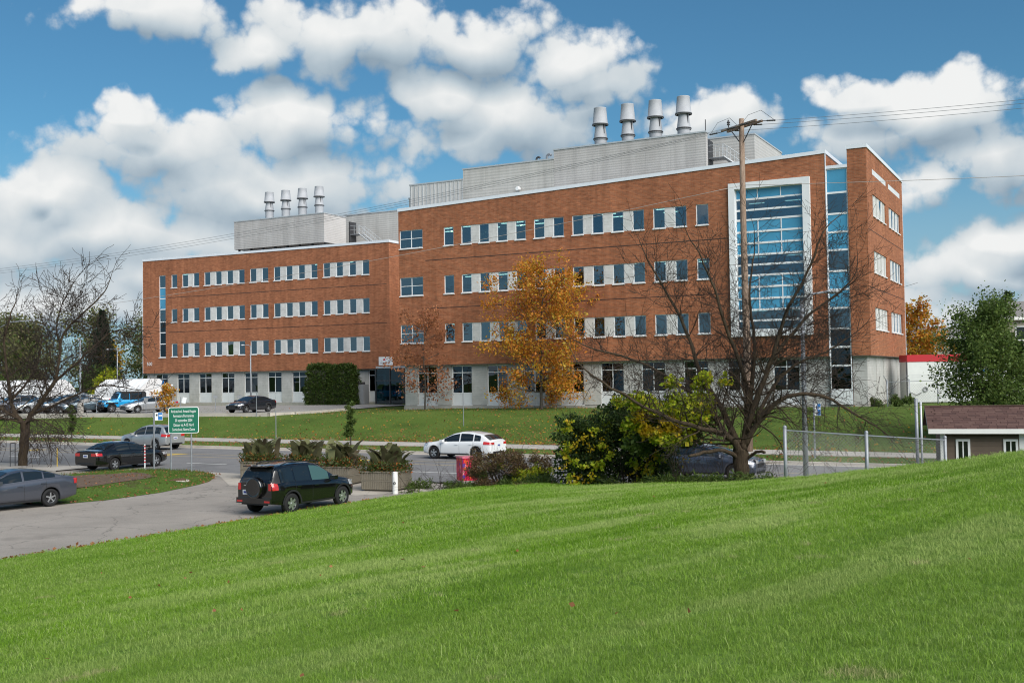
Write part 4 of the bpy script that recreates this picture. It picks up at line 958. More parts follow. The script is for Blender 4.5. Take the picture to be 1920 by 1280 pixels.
class Tree:
    def __init__(s, minr=.003): s.tubes = []; s.tips = []; s.minr = minr
    def limb(s, pts, r0, r1):
        """hand placed limb: smooth polyline through pts"""
        P = [Vector(p) for p in pts]; out = []
        n = len(P)
        for i in range(n-1):
            p0, p1, p2, p3 = P[max(i-1, 0)], P[i], P[i+1], P[min(i+2, n-1)]
            for k in range(4):
                t = k/4; out.append(.5*((2*p1)+(p2-p0)*t+(2*p0-5*p1+4*p2-p3)*t*t+(3*p1-p0-3*p2+p3)*t**3))
        out.append(P[-1]); L = len(out)
        out = [p + rv(.012+.02*r0) if 0 < i < L-1 else p for i, p in enumerate(out)]
        r0 *= RS; rad = [r0+(r1-r0)*(i/(L-1))**.62 for i in range(L)]
        s.tubes.append((out, rad)); return out, rad
    def grow(s, p, d, length, r, lev, maxlev, up=.15, spread=.75, nb=4, jit=.22, ratio=.62):
        n = max(3, min(6, int(length/.25))) if lev < maxlev else 3
        pts = [p.copy()]; rad = [r]; q = p.copy(); dd = d.normalized()
        for i in range(n):
            dd = (dd + rv(jit*.6) + Vector((0, 0, up*.35))).normalized(); q = q + dd*(length/n); pts.append(q.copy()); rad.append(max(s.minr, r*(1-.75*(i+1)/n)))
        s.tubes.append((pts, rad))
        if lev >= maxlev: s.tips.append((q, dd)); s.tips.append((pts[-2], dd)); return
        for k in range(nb):
            t = .25+.75*(k+random.random()*.7)/nb; i = min(n-1, int(t*n)); base = pts[i].lerp(pts[i+1], t*n-i if t*n-i < 1 else 1)
            ax = (pts[i+1]-pts[i]).normalized(); perp = ax.orthogonal(); perp.rotate(Matrix.Rotation(random.uniform(0, 6.28), 3, ax))
            nd = (ax*(1-spread*.5) + perp*spread*random.uniform(.6, 1.2)).normalized()
            s.grow(base, nd, length*ratio*random.uniform(.7, 1.2), max(s.minr, rad[i]*.6), lev+1, maxlev, up, spread, nb, jit, ratio)
        s.grow(pts[-1], dd, length*ratio, max(s.minr, rad[-1]), lev+1, maxlev, up, spread, max(2, nb-1), jit, ratio)
    def sprout(s, pts, rad, n, length, lev, maxlev, t0=.3, **kw):
        L = len(pts)
        for k in range(n):
            t = t0+(1-t0)*(k+random.random())/n; i = min(L-2, int(t*(L-1))); ax = (pts[i+1]-pts[i]).normalized()
            perp = ax.orthogonal(); perp.rotate(Matrix.Rotation(random.uniform(0, 6.28), 3, ax))
            nd = (ax*.55 + perp*random.uniform(.5, 1.0)).normalized()
            s.grow(pts[i].copy(), nd, length*random.uniform(.6, 1.25)*(1.15-.45*t), min(.05, max(.006, rad[i]*.45)), lev, maxlev, **kw)
    def mesh(s, name, mat, thick=True, cut=.03):
        m = MB()
        for pts, rad in s.tubes:
            big = max(rad) >= cut
            if big != thick: continue
            m.tube(pts, rad, 9 if max(rad) > .08 else (6 if big else 3), cap=max(rad) > .05)
        if not m.v: return None
        V = np.array(m.v); me = bpy.data.meshes.new(name); me.from_pydata(m.v, [], m.f); me.materials.append(mat); me.polygons.foreach_set('use_smooth', [True]*len(m.f)); me.update(); return me
def leaf_mesh(name, P, size, mat, aspect=.6, jitter=.35, flat=0.0, droop=0.0, cup=True):
    """leaf shaped faces (a bent kite of two triangles) at points P"""
    P = np.asarray(P, float); n = len(P); s = size*(1+jitter*rng.standard_normal(n)).clip(.4, 2)
    d = rng.standard_normal((n, 3)); d[:, 2] = d[:, 2]*(1-flat)-droop; d /= np.linalg.norm(d, axis=1)[:, None]
    e = rng.standard_normal((n, 3)); e -= d*(d*e).sum(1)[:, None]; e /= np.linalg.norm(e, axis=1)[:, None]; nn = np.cross(d, e)
    s = s[:, None]; a = P; b = P+d*s*.5+e*s*aspect*.5+nn*s*.10; c = P+d*s; f = P+d*s*.5-e*s*aspect*.5+nn*s*.10
    V = np.stack([a, b, c, f], 1).reshape(-1, 3); i = np.arange(n)*4; F = np.stack([i, i+1, i+2, i+3], 1)
    return np_mesh(name, V, F, mat)
def around(tips, k, spread):
    T = np.array([(p.x, p.y, p.z) for p, d in tips]); T = np.repeat(T, k, 0); return T + rng.standard_normal(T.shape)*spread
def finish_tree(name, label, T, base, bark, leaf=None, cat='tree', group=None, cut=.03):
    root = thing(name, label, cat, base, 0, group)
    me = T.mesh('trunk', M[bark], True, cut);  link('trunk', me, root)
    tw = T.mesh('twigs', M['twig'], False, cut)
    if tw: o = link('twigs' if leaf is not None else 'crown', tw, root); o['kind'] = 'stuff'
    if leaf is not None:
        for i, (P, size, mat, kw) in enumerate(leaf):
            o = link('crown' if i == 0 else 'leaves', leaf_mesh('crown', P, size, M[mat], **kw), root); o['kind'] = 'stuff'
    return root
leafmat('leaf_orange', [(.52, .16, .025), (.62, .25, .03), (.48, .14, .025), (.62, .30, .03), (.38, .11, .025)])
leafmat('leaf_gold', [(.50, .24, .025), (.56, .32, .03), (.44, .18, .025), (.34, .30, .04), (.58, .38, .05)])
leafmat('leaf_rust', [(.34, .13, .06), (.42, .18, .08), (.26, .10, .05), (.38, .17, .08)])
leafmat('leaf_dark', [(.022, .044, .012), (.038, .070, .018), (.065, .105, .026), (.028, .055, .017), (.11, .145, .03)])
leafmat('leaf_lime', [(.28, .36, .016), (.36, .44, .025), (.46, .48, .03), (.20, .29, .016), (.55, .42, .03)])
leafmat('leaf_yellow', [(.50, .30, .012), (.55, .38, .02), (.45, .40, .02)])
leafmat('leaf_green', [(.045, .085, .016), (.070, .115, .022), (.10, .145, .03), (.055, .095, .016), (.13, .16, .04)])
leafmat('leaf_fresh', [(.08, .14, .03), (.12, .18, .04), (.16, .22, .05), (.10, .155, .03)])
leafmat('leaf_hedge', [(.030, .060, .010), (.048, .085, .014), (.065, .110, .020), (.070, .080, .02)])
leafmat('leaf_dead', [(.10, .055, .035), (.16, .095, .05), (.21, .155, .065), (.085, .038, .03), (.14, .14, .045)])
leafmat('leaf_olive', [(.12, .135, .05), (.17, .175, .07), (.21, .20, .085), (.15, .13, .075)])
leafmat('leaf_spruce', [(.012, .024, .014), (.020, .036, .018), (.028, .045, .024)])
leafmat('leaf_bronze', [(.13, .125, .065), (.19, .20, .09), (.10, .075, .05), (.23, .26, .11)], rough=.35)

# --- bare tree in front of the tower
BT = Vector((7.9, 38.3, .2))
T = Tree(.0062)
SXY, SXR, SZZ = 1.06, .84, 1.22
def at(px, py, dy=0.0):
    """a point of the crown in tree coordinates: metres right of the trunk, metres above its foot, metres behind it"""
    return Vector((px*(SXY if px < 0 else SXR), dy, py if py < 2 else 2+(py-2)*SZZ))
tr, rr = T.limb([at(-.05, -.6), at(-.02, .5), at(.0, 1.2), at(.0, 1.75)], .33, .27)
Lm = []
Lm.append(T.limb([at(.0, 1.5), at(-.35, 2.05, -.2), at(-.85, 2.30, -.5), at(-1.6, 2.45, -.8), at(-2.6, 2.75, -1.0), at(-3.6, 3.2, -1.2), at(-4.9, 3.9, -1.3)], .19, .035))
Lm.append(T.limb([at(-.5, 2.1, -.2), at(-.75, 2.6, .3), at(-1.4, 3.3, .8), at(-2.3, 3.9, 1.2), at(-3.4, 4.4, 1.5), at(-4.6, 4.7, 1.7)], .14, .03))
Lm.append(T.limb([at(-.1, 1.9), at(-.55, 2.9, .4), at(-1.15, 3.9, .8), at(-1.5, 5.0, 1.0), at(-2.1, 6.2, 1.2), at(-2.6, 7.0, 1.3)], .17, .03))
Lm.append(T.limb([at(.05, 1.7), at(.22, 2.4), at(.35, 3.2, .1), at(.1, 4.1, .2), at(-.4, 5.2, .1), at(-.75, 6.3, 0), at(-1.2, 7.2, -.2)], .20, .03))
Lm.append(T.limb([at(.3, 2.9), at(.62, 3.9, .3), at(.75, 4.9, .5), at(.62, 6.2, .6), at(.9, 7.4, .7)], .13, .025))
Lm.append(T.limb([at(.2, 2.2), at(.7, 3.3, -.2), at(1.25, 4.4, -.5), at(1.7, 5.5, -.7), at(2.6, 6.7, -.9), at(3.1, 7.6, -1.0)], .17, .03))
Lm.append(T.limb([at(1.2, 4.3, -.5), at(2.0, 4.9, -.2), at(3.0, 5.6, .1), at(4.1, 6.1, .3), at(4.9, 6.6, .4)], .10, .025))
Lm.append(T.limb([at(.1, 1.8), at(.8, 2.7, -.4), at(1.7, 3.25, -.7), at(2.9, 3.3, -.9), at(4.0, 2.9, -1.0), at(4.9, 2.5, -1.1)], .16, .03))
Lm.append(T.limb([at(.5, 2.5, -.2), at(1.6, 3.6, .6), at(2.8, 4.2, 1.1), at(4.0, 4.5, 1.4), at(5.0, 4.9, 1.6)], .10, .025))
Lm.append(T.limb([at(.1, 1.3), at(.5, 1.62, -.4), at(.78, 1.66, -.7)], .07, .05))
Lm.append(T.limb([at(-.1, 1.4), at(-.7, 1.75, -.6), at(-1.4, 1.7, -1.0), at(-1.9, 1.6, -1.2)], .11, .05))
for i, (p, r) in enumerate(Lm[:9]):
    T.sprout(p, [q*.8 for q in r], 32, 1.5, 2, 4, .12, up=(.22 if i != 7 else -.22), spread=.8, nb=4, jit=.24)
    T.grow(p[-1].copy(), (p[-1]-p[-3]).normalized(), 1.5, r[-1], 2, 4, up=(.2 if i != 7 else -.15), spread=.8, nb=4, jit=.24)
finish_tree('bare_tree', 'bare spreading tree with arching boughs in front of the glass strip', T, BT, 'bark_brown', cut=.028)

# --- bare tree on the left
SXY, SXR, SZZ = 1.0, 1.0, .84
T = Tree(.011)
T.limb([at(-.1, -.3), at(.0, 1.0), at(.1, 2.0), at(.12, 2.6)], .30, .26); Ll = []
Ll.append(T.limb([at(.1, 2.3), at(-.5, 3.2), at(-.9, 4.4, .3), at(-1.1, 6.0, .4), at(-1.3, 7.8, .5), at(-1.0, 9.8, .6)], .21, .04))
Ll.append(T.limb([at(.1, 2.4), at(.6, 3.2, -.2), at(1.3, 4.2, -.4), at(2.0, 5.4, -.5), at(2.2, 6.8, -.5), at(2.5, 8.4, -.6), at(3.6, 9.7, -.6), at(4.6, 10.8, -.7)], .21, .035))
Ll.append(T.limb([at(1.9, 5.2, -.4), at(3.0, 6.2, -.6), at(4.3, 7.5, -.8), at(5.3, 8.4, -.9), at(6.4, 8.6, -.9)], .11, .03))
Ll.append(T.limb([at(2.3, 7.4, -.5), at(2.0, 8.6, -.4), at(2.3, 10.2, -.4), at(2.9, 11.6, -.4)], .08, .025))
Ll.append(T.limb([at(-.3, 2.8), at(-1.2, 3.6, -.4), at(-2.3, 4.9, -.6), at(-2.9, 6.6, -.6), at(-3.2, 8.6, -.6)], .14, .03))
Ll.append(T.limb([at(.4, 3.0, -.1), at(1.6, 3.7, .5), at(3.0, 4.5, .8), at(4.2, 4.9, 1.0), at(5.4, 4.7, 1.2)], .10, .03))
Ll.append(T.limb([at(-.8, 4.0, .2), at(-.2, 5.2, .9), at(.3, 6.6, 1.2), at(.4, 8.2, 1.4)], .10, .03))
Ll.append(T.limb([at(0, 2.5), at(-.8, 2.9, -.9), at(-1.8, 3.1, -1.3), at(-3.0, 2.7, -1.6)], .08, .03)); Ll.append(T.limb([at(.1, 2.4), at(.8, 2.7, -.9), at(1.6, 2.7, -1.4), at(2.6, 2.2, -1.8)], .08, .03))
for i, (p, r) in enumerate(Ll):
    T.sprout(p, r, 22, 1.6, 2, 4, .15, up=.2 if i < 7 else -.2, spread=.8, nb=4, jit=.25); T.grow(p[-1].copy(), (p[-1]-p[-3]).normalized(), 1.7, r[-1], 2, 4, up=.1, spread=.8, nb=4, jit=.24)
finish_tree('bare_tree', 'bare forked tree beside the road, with an iron guard at its foot', T, (-27.33, 61.6, 0), 'bark_brown', cut=.035)
m = MB()
for dx, dy in ((-.45, -.3), (-.45, .3)):
    m.tube([(dx, dy, 0), (dx, dy, 1.35)], .025, 6)
m.tube([(-.45, -.3, 1.33), (-.45, .3, 1.33)], .025, 6); m.tube([(-.45, -.3, .9), (-.45, .3, .9)], .02, 6)
tag(m.build('tree_guard', M['dark_steel'], loc=(-27.35, 61.3, 0)), 'small black iron hoop guard beside the left bare tree trunk', 'tree guard')

def broad_tree(name, label, base, h, rad, trunk_h, leaves, bark='bark_grey', seed=1, nlimb=9, maxlev=3, shape=1.0, group=None, spr=.16, tr=.16, up=.1, per=6, cut=.02, cone=False):
    random.seed(seed); T = Tree(); top = h*.93
    tp, trd = T.limb([Vector((0, 0, -.5)), Vector((.05, 0, trunk_h)), Vector((random.uniform(-.1, .1)*rad, random.uniform(-.1, .1)*rad, h*.6)), Vector((random.uniform(-.15, .15)*rad, 0, top))], tr, .02)
    for k in range(nlimb):
        t = trunk_h + (top-trunk_h)*(k+.4*random.random())/nlimb; a = k*2.4+random.random()
        f = (t-trunk_h)/(top-trunk_h)
        rr_ = rad*((1.05-.95*f) if cone else (math.sin(math.pi*(.22+.70*f))**.8))*random.uniform(.75, 1.15)
        d = Vector((math.cos(a), math.sin(a), 0)); p0 = Vector((0, 0, t)); i = int(min(len(tp)-2, (t+.5)/(top+.5)*(len(tp)-1))); p0 = tp[i]
        e = p0 + d*rr_ + Vector((0, 0, rr_*(.15+.75*f if not cone else .25)))
        lp, lr = T.limb([p0, p0.lerp(e, .4)+Vector((0, 0, -.04*rr_)), e], tr*.42*(1-.5*f), .012)
        T.sprout(lp, lr, max(4, int(rr_*3.0)), rr_*.42, maxlev-1, maxlev, .2, up=up, spread=.8, nb=3, jit=.25)
    L = []
    for (mat, frac, size, kw) in leaves:
        tips = [t for t in T.tips if random.random() < frac]
        L.append((around(tips, kw.pop('per', per), kw.pop('spr', spr)), size, mat, kw))
    return finish_tree(name, label, T, base, bark, L, group=group, cut=cut)
gz = lambda x, y: z_far(*to_uv(x, y))
broad_tree('oak_tree', 'orange and gold oak with full crown on the berm before the facade', (2.25, 88.3, gz(2.25, 88.3)-.05), 11.4, 4.2, 2.3, [('leaf_orange', .62, .175, dict(per=16, spr=.25)), ('leaf_gold', .55, .175, dict(per=15, spr=.27))], seed=5, nlimb=15, tr=.22)
broad_tree('young_tree', 'thin tree with sparse rusty leaves beside the recessed entrance', (-7.65, 95.6, gz(-7.65, 95.6)-.05), 8.6, 3.3, 1.9, [('leaf_rust', .95, .19, dict(per=6, spr=.20))], seed=11, nlimb=12, tr=.12)
broad_tree('sapling', 'small sapling with orange leaves above the bus stop sign', (-29.2, 93.2, gz(-29.2, 93.2)), 2.5, .8, .5, [('leaf_gold', .7, .16, dict(per=5, spr=.12)), ('leaf_orange', .5, .15, dict(per=5, spr=.12))], seed=4, nlimb=8, tr=.035)

def blob_points(n, c, r, p=.45, flatbot=True):
    v = rng.standard_normal((n, 3)); v /= np.linalg.norm(v, axis=1)[:, None]; v *= (rng.random(n)**p)[:, None]*np.array(r)
    if flatbot: v[:, 2] = np.where(v[:, 2] < 0, v[:, 2]*.8, v[:, 2])
    return v+np.array(c)
def clumpy(n, clumps, p=.4):
    vol = np.array([c[3]*c[4]*c[5] for c in clumps])**.8; cnt = np.maximum(1, (n*vol/vol.sum()).astype(int))
    return np.concatenate([blob_points(k, c[:3], c[3:6], p) for k, c in zip(cnt, clumps)])
def bush(name, label, loc, sets, stems=8, sh=1.0, cat='bush', group=None, seed=3):
    random.seed(seed); root = thing(name, label, cat, loc, 0, group); T = Tree()
    for k in range(stems):
        a = random.uniform(0, 6.28); T.grow(Vector((math.cos(a)*.3*sh, math.sin(a)*.3*sh, -.1)), Vector((math.cos(a)*.6, math.sin(a)*.6, 1)), sh, .03, 2, 4, nb=3)
    me = T.mesh('stems', M['twig'], False, 1.0); o = link('stems', me, root); o['kind'] = 'stuff'
    for i, (P, size, mat, kw) in enumerate(sets):
        o = link('foliage' if i == 0 else 'leaves', leaf_mesh('foliage', P, size, M[mat], **kw), root); o['kind'] = 'stuff'
    return root
def rclumps(n, box, r):
    return [(random.uniform(box[0], box[1]), random.uniform(box[2], box[3]), random.uniform(box[4], box[5]), r*random.uniform(.7, 1.3), r*random.uniform(.7, 1.3), r*random.uniform(.6, 1.1)) for _ in range(n)]
# --- big dark bush with yellowing vine
random.seed(21)
big = [(-.3, .3, 1.3, 1.9, 1.5, 1.4), (-1.5, 0, 1.2, 1.1, 1.0, 1.3), (1.2, .2, 1.2, 1.1, 1.1, 1.3), (-.2, 0, 2.5, 1.2, 1.0, 1.0), (.9, .1, 2.2, .9, .8, .9), (-1.3, 0, 2.2, .8, .8, .7), (.2, .2, 3.2, .7, .6, .6)] + rclumps(22, (-2.3, 2.2, -1.1, .6, .3, 3.0), .42)
yel = rclumps(30, (-2.3, 2.2, -1.6, -.9, .3, 2.6), .26) + rclumps(16, (-.6, 2.2, -.8, .2, 2.4, 3.6), .30) + rclumps(5, (-2.4, -1.8, -1.0, -.4, .8, 2.2), .18)
bush('dark_bush', 'large dark green bush with yellow-green vine beside the bare tree', (4.05, 41.6, .1), [(clumpy(30000, big, .33), .105, 'leaf_dark', {}), (clumpy(3800, yel, .95), .10, 'leaf_lime', dict(aspect=.8)), (clumpy(520, rclumps(40, (-2.2, 2.2, -1.6, -.7, .3, 3.0), .30), .9), .10, 'leaf_yellow', dict(aspect=.8))], 14, 2.2, seed=8)
vine = rclumps(26, (-1.9, .9, -.6, .5, -.3, 1.1), .42) + rclumps(6, (-1.0, 1.9, -.5, .2, .9, 1.7), .28) + rclumps(4, (.4, .9, -.3, .2, 1.0, 2.0), .18)
bush('climbing_vine', 'bright lime and yellow vine hanging over the low left bough of the bare tree', (5.9, 38.5, 2.65), [(clumpy(11000, vine, .6), .125, 'leaf_lime', dict(aspect=.85, flat=.3)), (clumpy(1500, rclumps(9, (-1.5, .2, -.7, 0, -.1, .7), .3), .5), .14, 'leaf_yellow', dict(aspect=.85)), (clumpy(4000, rclumps(10, (-1.8, .8, .2, 1.0, -.7, .5), .45), .5), .12, 'leaf_green', {})], 8, .9, 'vine', seed=9)
# --- dry brown shrub by the cabinet, weeds along the lawn edge
random.seed(33)
dead = rclumps(34, (-1.3, 1.9, -.9, .7, .1, 1.35), .36)
bush('dry_shrub', 'dry brown and olive shrub right of the red cabinet', (-.35, 44.6, 0.1), [(clumpy(11000, dead, .5), .085, 'leaf_dead', dict(aspect=.4)), (clumpy(4500, rclumps(18, (-1.5, 1.9, -1.2, .4, .0, .8), .3), .5), .09, 'leaf_green', dict(aspect=.5)), (clumpy(1800, rclumps(14, (-1.2, 1.9, -1.2, .4, .2, .9), .25), .5), .09, 'leaf_lime', dict(aspect=.6))], 22, 1.0, seed=14)
random.seed(41)
wp = []
for k in range(90):
    t = random.uniform(-.10, .235); dc = lerp_tab(t, [(a, b) for a, b, c in CREST]); y = dc + random.uniform(-.2, 2.2); x = t*y
    wp.append((x, y, max(0, hillz(x, y))+.08, .35, .35, .16+.16*random.random()))
tips = clumpy(15000, wp, .6); w = link('weeds', leaf_mesh('weeds', tips, .17, M['leaf_green'], aspect=.16)); tag(w, 'rough green weeds along the top edge of the lawn', 'weeds', kind='stuff')
w2 = link('undergrowth', leaf_mesh('undergrowth', clumpy(7000, [(4.0+random.uniform(-4, 4.2), 40.6+random.uniform(-.6, 1.2), .35, .4, .3, .25) for _ in range(40)], .6), .13, M['leaf_dead'], aspect=.18)); tag(w2, 'brown dry undergrowth at the foot of the dark bush', 'undergrowth', kind='stuff')
T = Tree(); random.seed(55)
for k in range(70):
    x = random.uniform(5.3, 8.9); y = random.uniform(37.4, 38.7); T.grow(Vector((x, y, max(0, hillz(x, y)))), Vector((random.gauss(0, .35), random.gauss(0, .3), 1)), random.uniform(.5, 1.5), .012, 3, 4, nb=3, spread=.5, up=.05)
for k in range(26):
    x = random.uniform(-4.6, -1.5); y = 44.2+.3*(x+3)+random.uniform(-.4, .4); T.grow(Vector((x, y, .05)), Vector((random.gauss(0, .8), random.gauss(0, .3), .7)), random.uniform(.6, 1.3), .012, 3, 4, nb=2, spread=.5, up=-.15)
o = link('brushwood', T.mesh('brushwood', M['twig'], False, 1.0)); tag(o, 'bare brown shoots and brushwood around the bare tree trunk', 'brushwood', kind='stuff')
# --- clipped cedar hedge
random.seed(61)
hc = bw(-18.0, LD-3.6)
def hedge(lbl, du, w, h):
    n = 12000; q = rng.random((n, 3)); face = rng.integers(0, 4, n)
    P = np.stack([(q[:, 0]-.5)*w, (q[:, 1]-.5)*1.7, q[:, 2]*h], 1)
    P[face == 0, 1] = -.85+rng.random((face == 0).sum())*.2; P[face == 1, 0] = w/2*np.sign(P[face == 1, 0])*(1-.08*rng.random((face == 1).sum())); P[face == 2, 2] = h-rng.random((face == 2).sum())*.3
    tap = 1-.30*(P[:, 2]/h)**4-.08*np.sin(P[:, 2]*2.1+P[:, 0]*3)*.5; P[:, :2] *= tap[:, None]; P[:, 2] *= (1-.035*np.abs(P[:, 0]/w*2)**2); P += rng.standard_normal(P.shape)*.07
    b = bw(-17.85+du, LD-3.6); root = thing('cedar_hedge', lbl, 'hedge', (b[0], b[1], 2.0), -YAW, 'cedars before the facade')
    o = link('foliage', leaf_mesh('foliage', P, .22, M['leaf_hedge'], aspect=.45), root); o['kind'] = 'stuff'
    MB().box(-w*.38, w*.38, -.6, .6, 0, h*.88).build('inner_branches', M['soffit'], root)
hedge('dense clipped cedar, left one of the pair before the facade', -1.6, 3.1, 4.25); hedge('dense clipped cedar, right one of the pair before the facade', 1.5, 3.1, 4.15)
# --- columnar young trees by the far pavement
def column_tree(x, y, z, h, r, lbl, dens=1.0):
    root = thing('columnar_tree', lbl, 'tree', (x, y, z), 0, 'young columnar trees along the pavement')
    MB().tube([(0, 0, -.2), (.02, 0, h*.95)], [.05, .012], 7).build('trunk', M['bark_grey'], root)
    cl = [(random.gauss(0, r*.3), random.gauss(0, r*.3), h*(.26+.72*k/9), r*(.85-.045*k)*random.uniform(.8, 1.2), r*(.85-.045*k), h*.07) for k in range(10)]
    o = link('crown', leaf_mesh('crown', clumpy(int(2600*dens), cl, .5), .11, M['leaf_green'], aspect=.6), root); o['kind'] = 'stuff'
column_tree(*rw(-6.3, 1.2, .28), 2.75, .40, 'small columnar green tree on the verge right of the black SUV'); column_tree(*rw(-34.0, .9, .25), 2.6, .36, 'small columnar tree on the verge right of the left bare tree', .7)
# --- big green tree at right
broad_tree('green_tree', 'big bushy green tree behind the shed', (25.6, 60.0, 1.3), 6.6, 2.3, .5, [('leaf_green', .9, .14, dict(per=22, spr=.30)), ('leaf_dark', .4, .12, dict(per=12, spr=.30)), ('leaf_fresh', .8, .13, dict(per=24, spr=.42))], seed=17, nlimb=22, tr=.18)
broad_tree('green_tree', 'low dark green tree at the right edge behind the shed roof', (28.2, 62.0, 1.3), 4.4, 2.3, .3, [('leaf_dark', .9, .20, dict(per=10, spr=.26)), ('leaf_green', .5, .18, dict(per=6, spr=.3))], seed=18, nlimb=16, tr=.14)
broad_tree('golden_tree', 'golden orange tree just right of the tower wall', (39.7, 108, 2.0), 9.4, 2.5, 2.2, [('leaf_gold', .6, .26, dict(per=10, spr=.30)), ('leaf_orange', .5, .26, dict(per=8, spr=.3))], seed=19, nlimb=16, tr=.2, bark='bark_grey')
# --- trees far left behind the car park
def spruce(lbl, x, y, z, h, r, n=9000, seed=2):
    random.seed(seed); root = thing('spruce_tree', lbl, 'tree', (x, y, z), 0)
    MB().tube([(0, 0, -.2), (0, 0, h*.97)], [.28, .03], 8).build('trunk', M['bark_grey'], root)
    t = rng.random(n)**1.35; lay = np.floor(t*24)/24; a = rng.random(n)*6.283; rad_ = r*(1-lay)*(.35+.65*rng.random(n)**.5)*(1+.18*np.sin(a*5+lay*40))
    P = np.stack([np.cos(a)*rad_, np.sin(a)*rad_, h*(.06+.93*lay)-.12*rad_ + rng.random(n)*.28], 1)
    o = link('crown', leaf_mesh('crown', P, .42, M['leaf_spruce'], aspect=.28, droop=.35), root); o['kind'] = 'stuff'
spruce('tall dark spruce behind the car park, left of the building', -59.5, 160, 1.9, 13.6, 3.6, 9000); spruce('dark spruce tip rising above the beige house at the right edge', 61, 135, 2.0, 12.4, 2.8, 5000, 5)
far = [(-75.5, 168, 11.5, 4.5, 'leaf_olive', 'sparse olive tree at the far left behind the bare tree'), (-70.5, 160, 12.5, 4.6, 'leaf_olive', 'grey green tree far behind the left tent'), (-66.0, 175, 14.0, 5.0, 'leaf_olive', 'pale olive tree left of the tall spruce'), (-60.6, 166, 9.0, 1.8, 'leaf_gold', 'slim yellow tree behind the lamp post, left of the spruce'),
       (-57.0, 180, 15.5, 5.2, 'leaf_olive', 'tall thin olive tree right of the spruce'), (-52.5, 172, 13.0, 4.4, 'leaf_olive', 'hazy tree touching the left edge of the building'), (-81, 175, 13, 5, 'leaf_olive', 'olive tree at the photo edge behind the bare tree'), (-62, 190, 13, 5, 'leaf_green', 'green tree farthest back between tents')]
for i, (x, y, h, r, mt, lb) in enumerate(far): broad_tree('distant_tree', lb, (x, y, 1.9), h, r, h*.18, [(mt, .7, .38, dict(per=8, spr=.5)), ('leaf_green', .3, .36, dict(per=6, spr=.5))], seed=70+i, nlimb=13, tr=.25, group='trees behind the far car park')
for i, (x, y, h, r, mt, lb) in enumerate([(-52.3, 143, 5.2, 2.3, 'leaf_lime', 'round lime yellow bush behind the tents'), (-45.6, 145.5, 3.8, 1.9, 'leaf_green', 'green bush at the left corner of the building'), (-66, 141, 4.6, 2.6, 'leaf_green', 'green bush behind the left tent'), (-59.5, 139, 4.2, 2.2, 'leaf_olive', 'olive bush between the two tents'), (-71, 140, 5.0, 2.6, 'leaf_lime', 'yellow green bush at the far left'),
                                          (-56.0, 150, 5.5, 2.6, 'leaf_green', 'dark green bush below the spruce')]):
    bush('distant_bush', lb, (x, y, 1.9), [(clumpy(3000, [(random.gauss(0, r*.45), random.gauss(0, r*.45), h*random.uniform(.2, .75), r*.5, r*.5, h*.22) for _ in range(12)], .5), .34, mt, {})], 3, 1.2, group='bushes behind the far car park', seed=90+i)
bush('low_shrub', 'low dark shrub at the foot of the tower corner', bw(41.5, 1.5, 2.0), [(clumpy(2500, rclumps(9, (-1.4, 1.4, -.6, .6, .1, .7), .4), .5), .14, 'leaf_green', {})], 5, .6, seed=120)
# ---------------------------------------------------------------- street furniture and small things
random.seed(101)
# --- wooden utility pole with crossarms and wires
pole = thing('utility_pole', 'tall weathered wooden utility pole with twin crossarms before the glass bay', 'utility pole', (12.66, 59.5, .25))
MB().tube([(0, 0, -.5), (.02, 0, 6), (-.02, 0, 12), (.0, 0, 18.15)], [.23, .20, .165, .135], 12).build('pole', M['pole_wood'], pole, True)
PA = R_(-24)   # crossarms run across the line of the wires
def arm(dy, z):
    d = np.array([math.cos(R_(-62)), math.sin(R_(-62))]); p = np.array([math.cos(R_(28)), math.sin(R_(28))])*dy
    a = p-d*1.45; b = p+d*1.45; return MB().tube([(a[0], a[1], z), (b[0], b[1], z)], .075, 4), d, p
for dy in (-.2, .2):
    mm, d_, p_ = arm(dy, 17.75); mm.build('crossarm', M['pole_wood'], pole)
wire_ends = []
for k, s in enumerate((-1.3, .25, 1.3)):
    q = d_*s; wire_ends.append(q)
    for sg in (-1, 1):
        dr = np.array(er)*sg; pts = [(q[0]+dr[0]*.25, q[1]+dr[1]*.25, 17.72), (q[0]+dr[0]*.95, q[1]+dr[1]*.95, 17.66)]
        ins = MB().tube(pts, .02, 5)
        for t in np.linspace(.45, .95, 4):
            c = np.array(pts[0])*(1-t)+np.array(pts[1])*t; ins.lathe([(0, -.05), (.075, -.02), (.075, .02), (0, .05)], 8, c=tuple(c))
        ins.build('insulator', M['dark_steel'], pole)
MB().lathe([(.03, 0), (.03, .2), (.1, .22), (.05, .3), (.1, .34), (.05, .42), (.04, .5)], 10).build('insulator', M['dark_steel'], pole, loc=(d_[0]*-1.1, d_[1]*-1.1, 17.82))
for s, h in ((-1.3, .75), (1.3, .6)):
    q = d_*s; MB().tube([(q[0]-er[0]*.95, q[1]-er[1]*.95, 17.66), (q[0]-er[0]*.5, q[1]-er[1]*.5, 17.66+h*.8), (q[0]+er[0]*.2, q[1]+er[1]*.2, 17.7+h), (q[0]+er[0]*.95, q[1]+er[1]*.95, 17.66)], .012, 4).build('jumper_wire', M['dark_steel'], pole)
MB().tube([(d_[0]*.9, d_[1]*.9, 17.7), (0, 0, 16.7)], .03, 5).build('brace', M['dark_steel'], pole); MB().tube([(-d_[0]*.9, -d_[1]*.9, 17.7), (0, 0, 16.7)], .03, 5).build('brace', M['dark_steel'], pole)
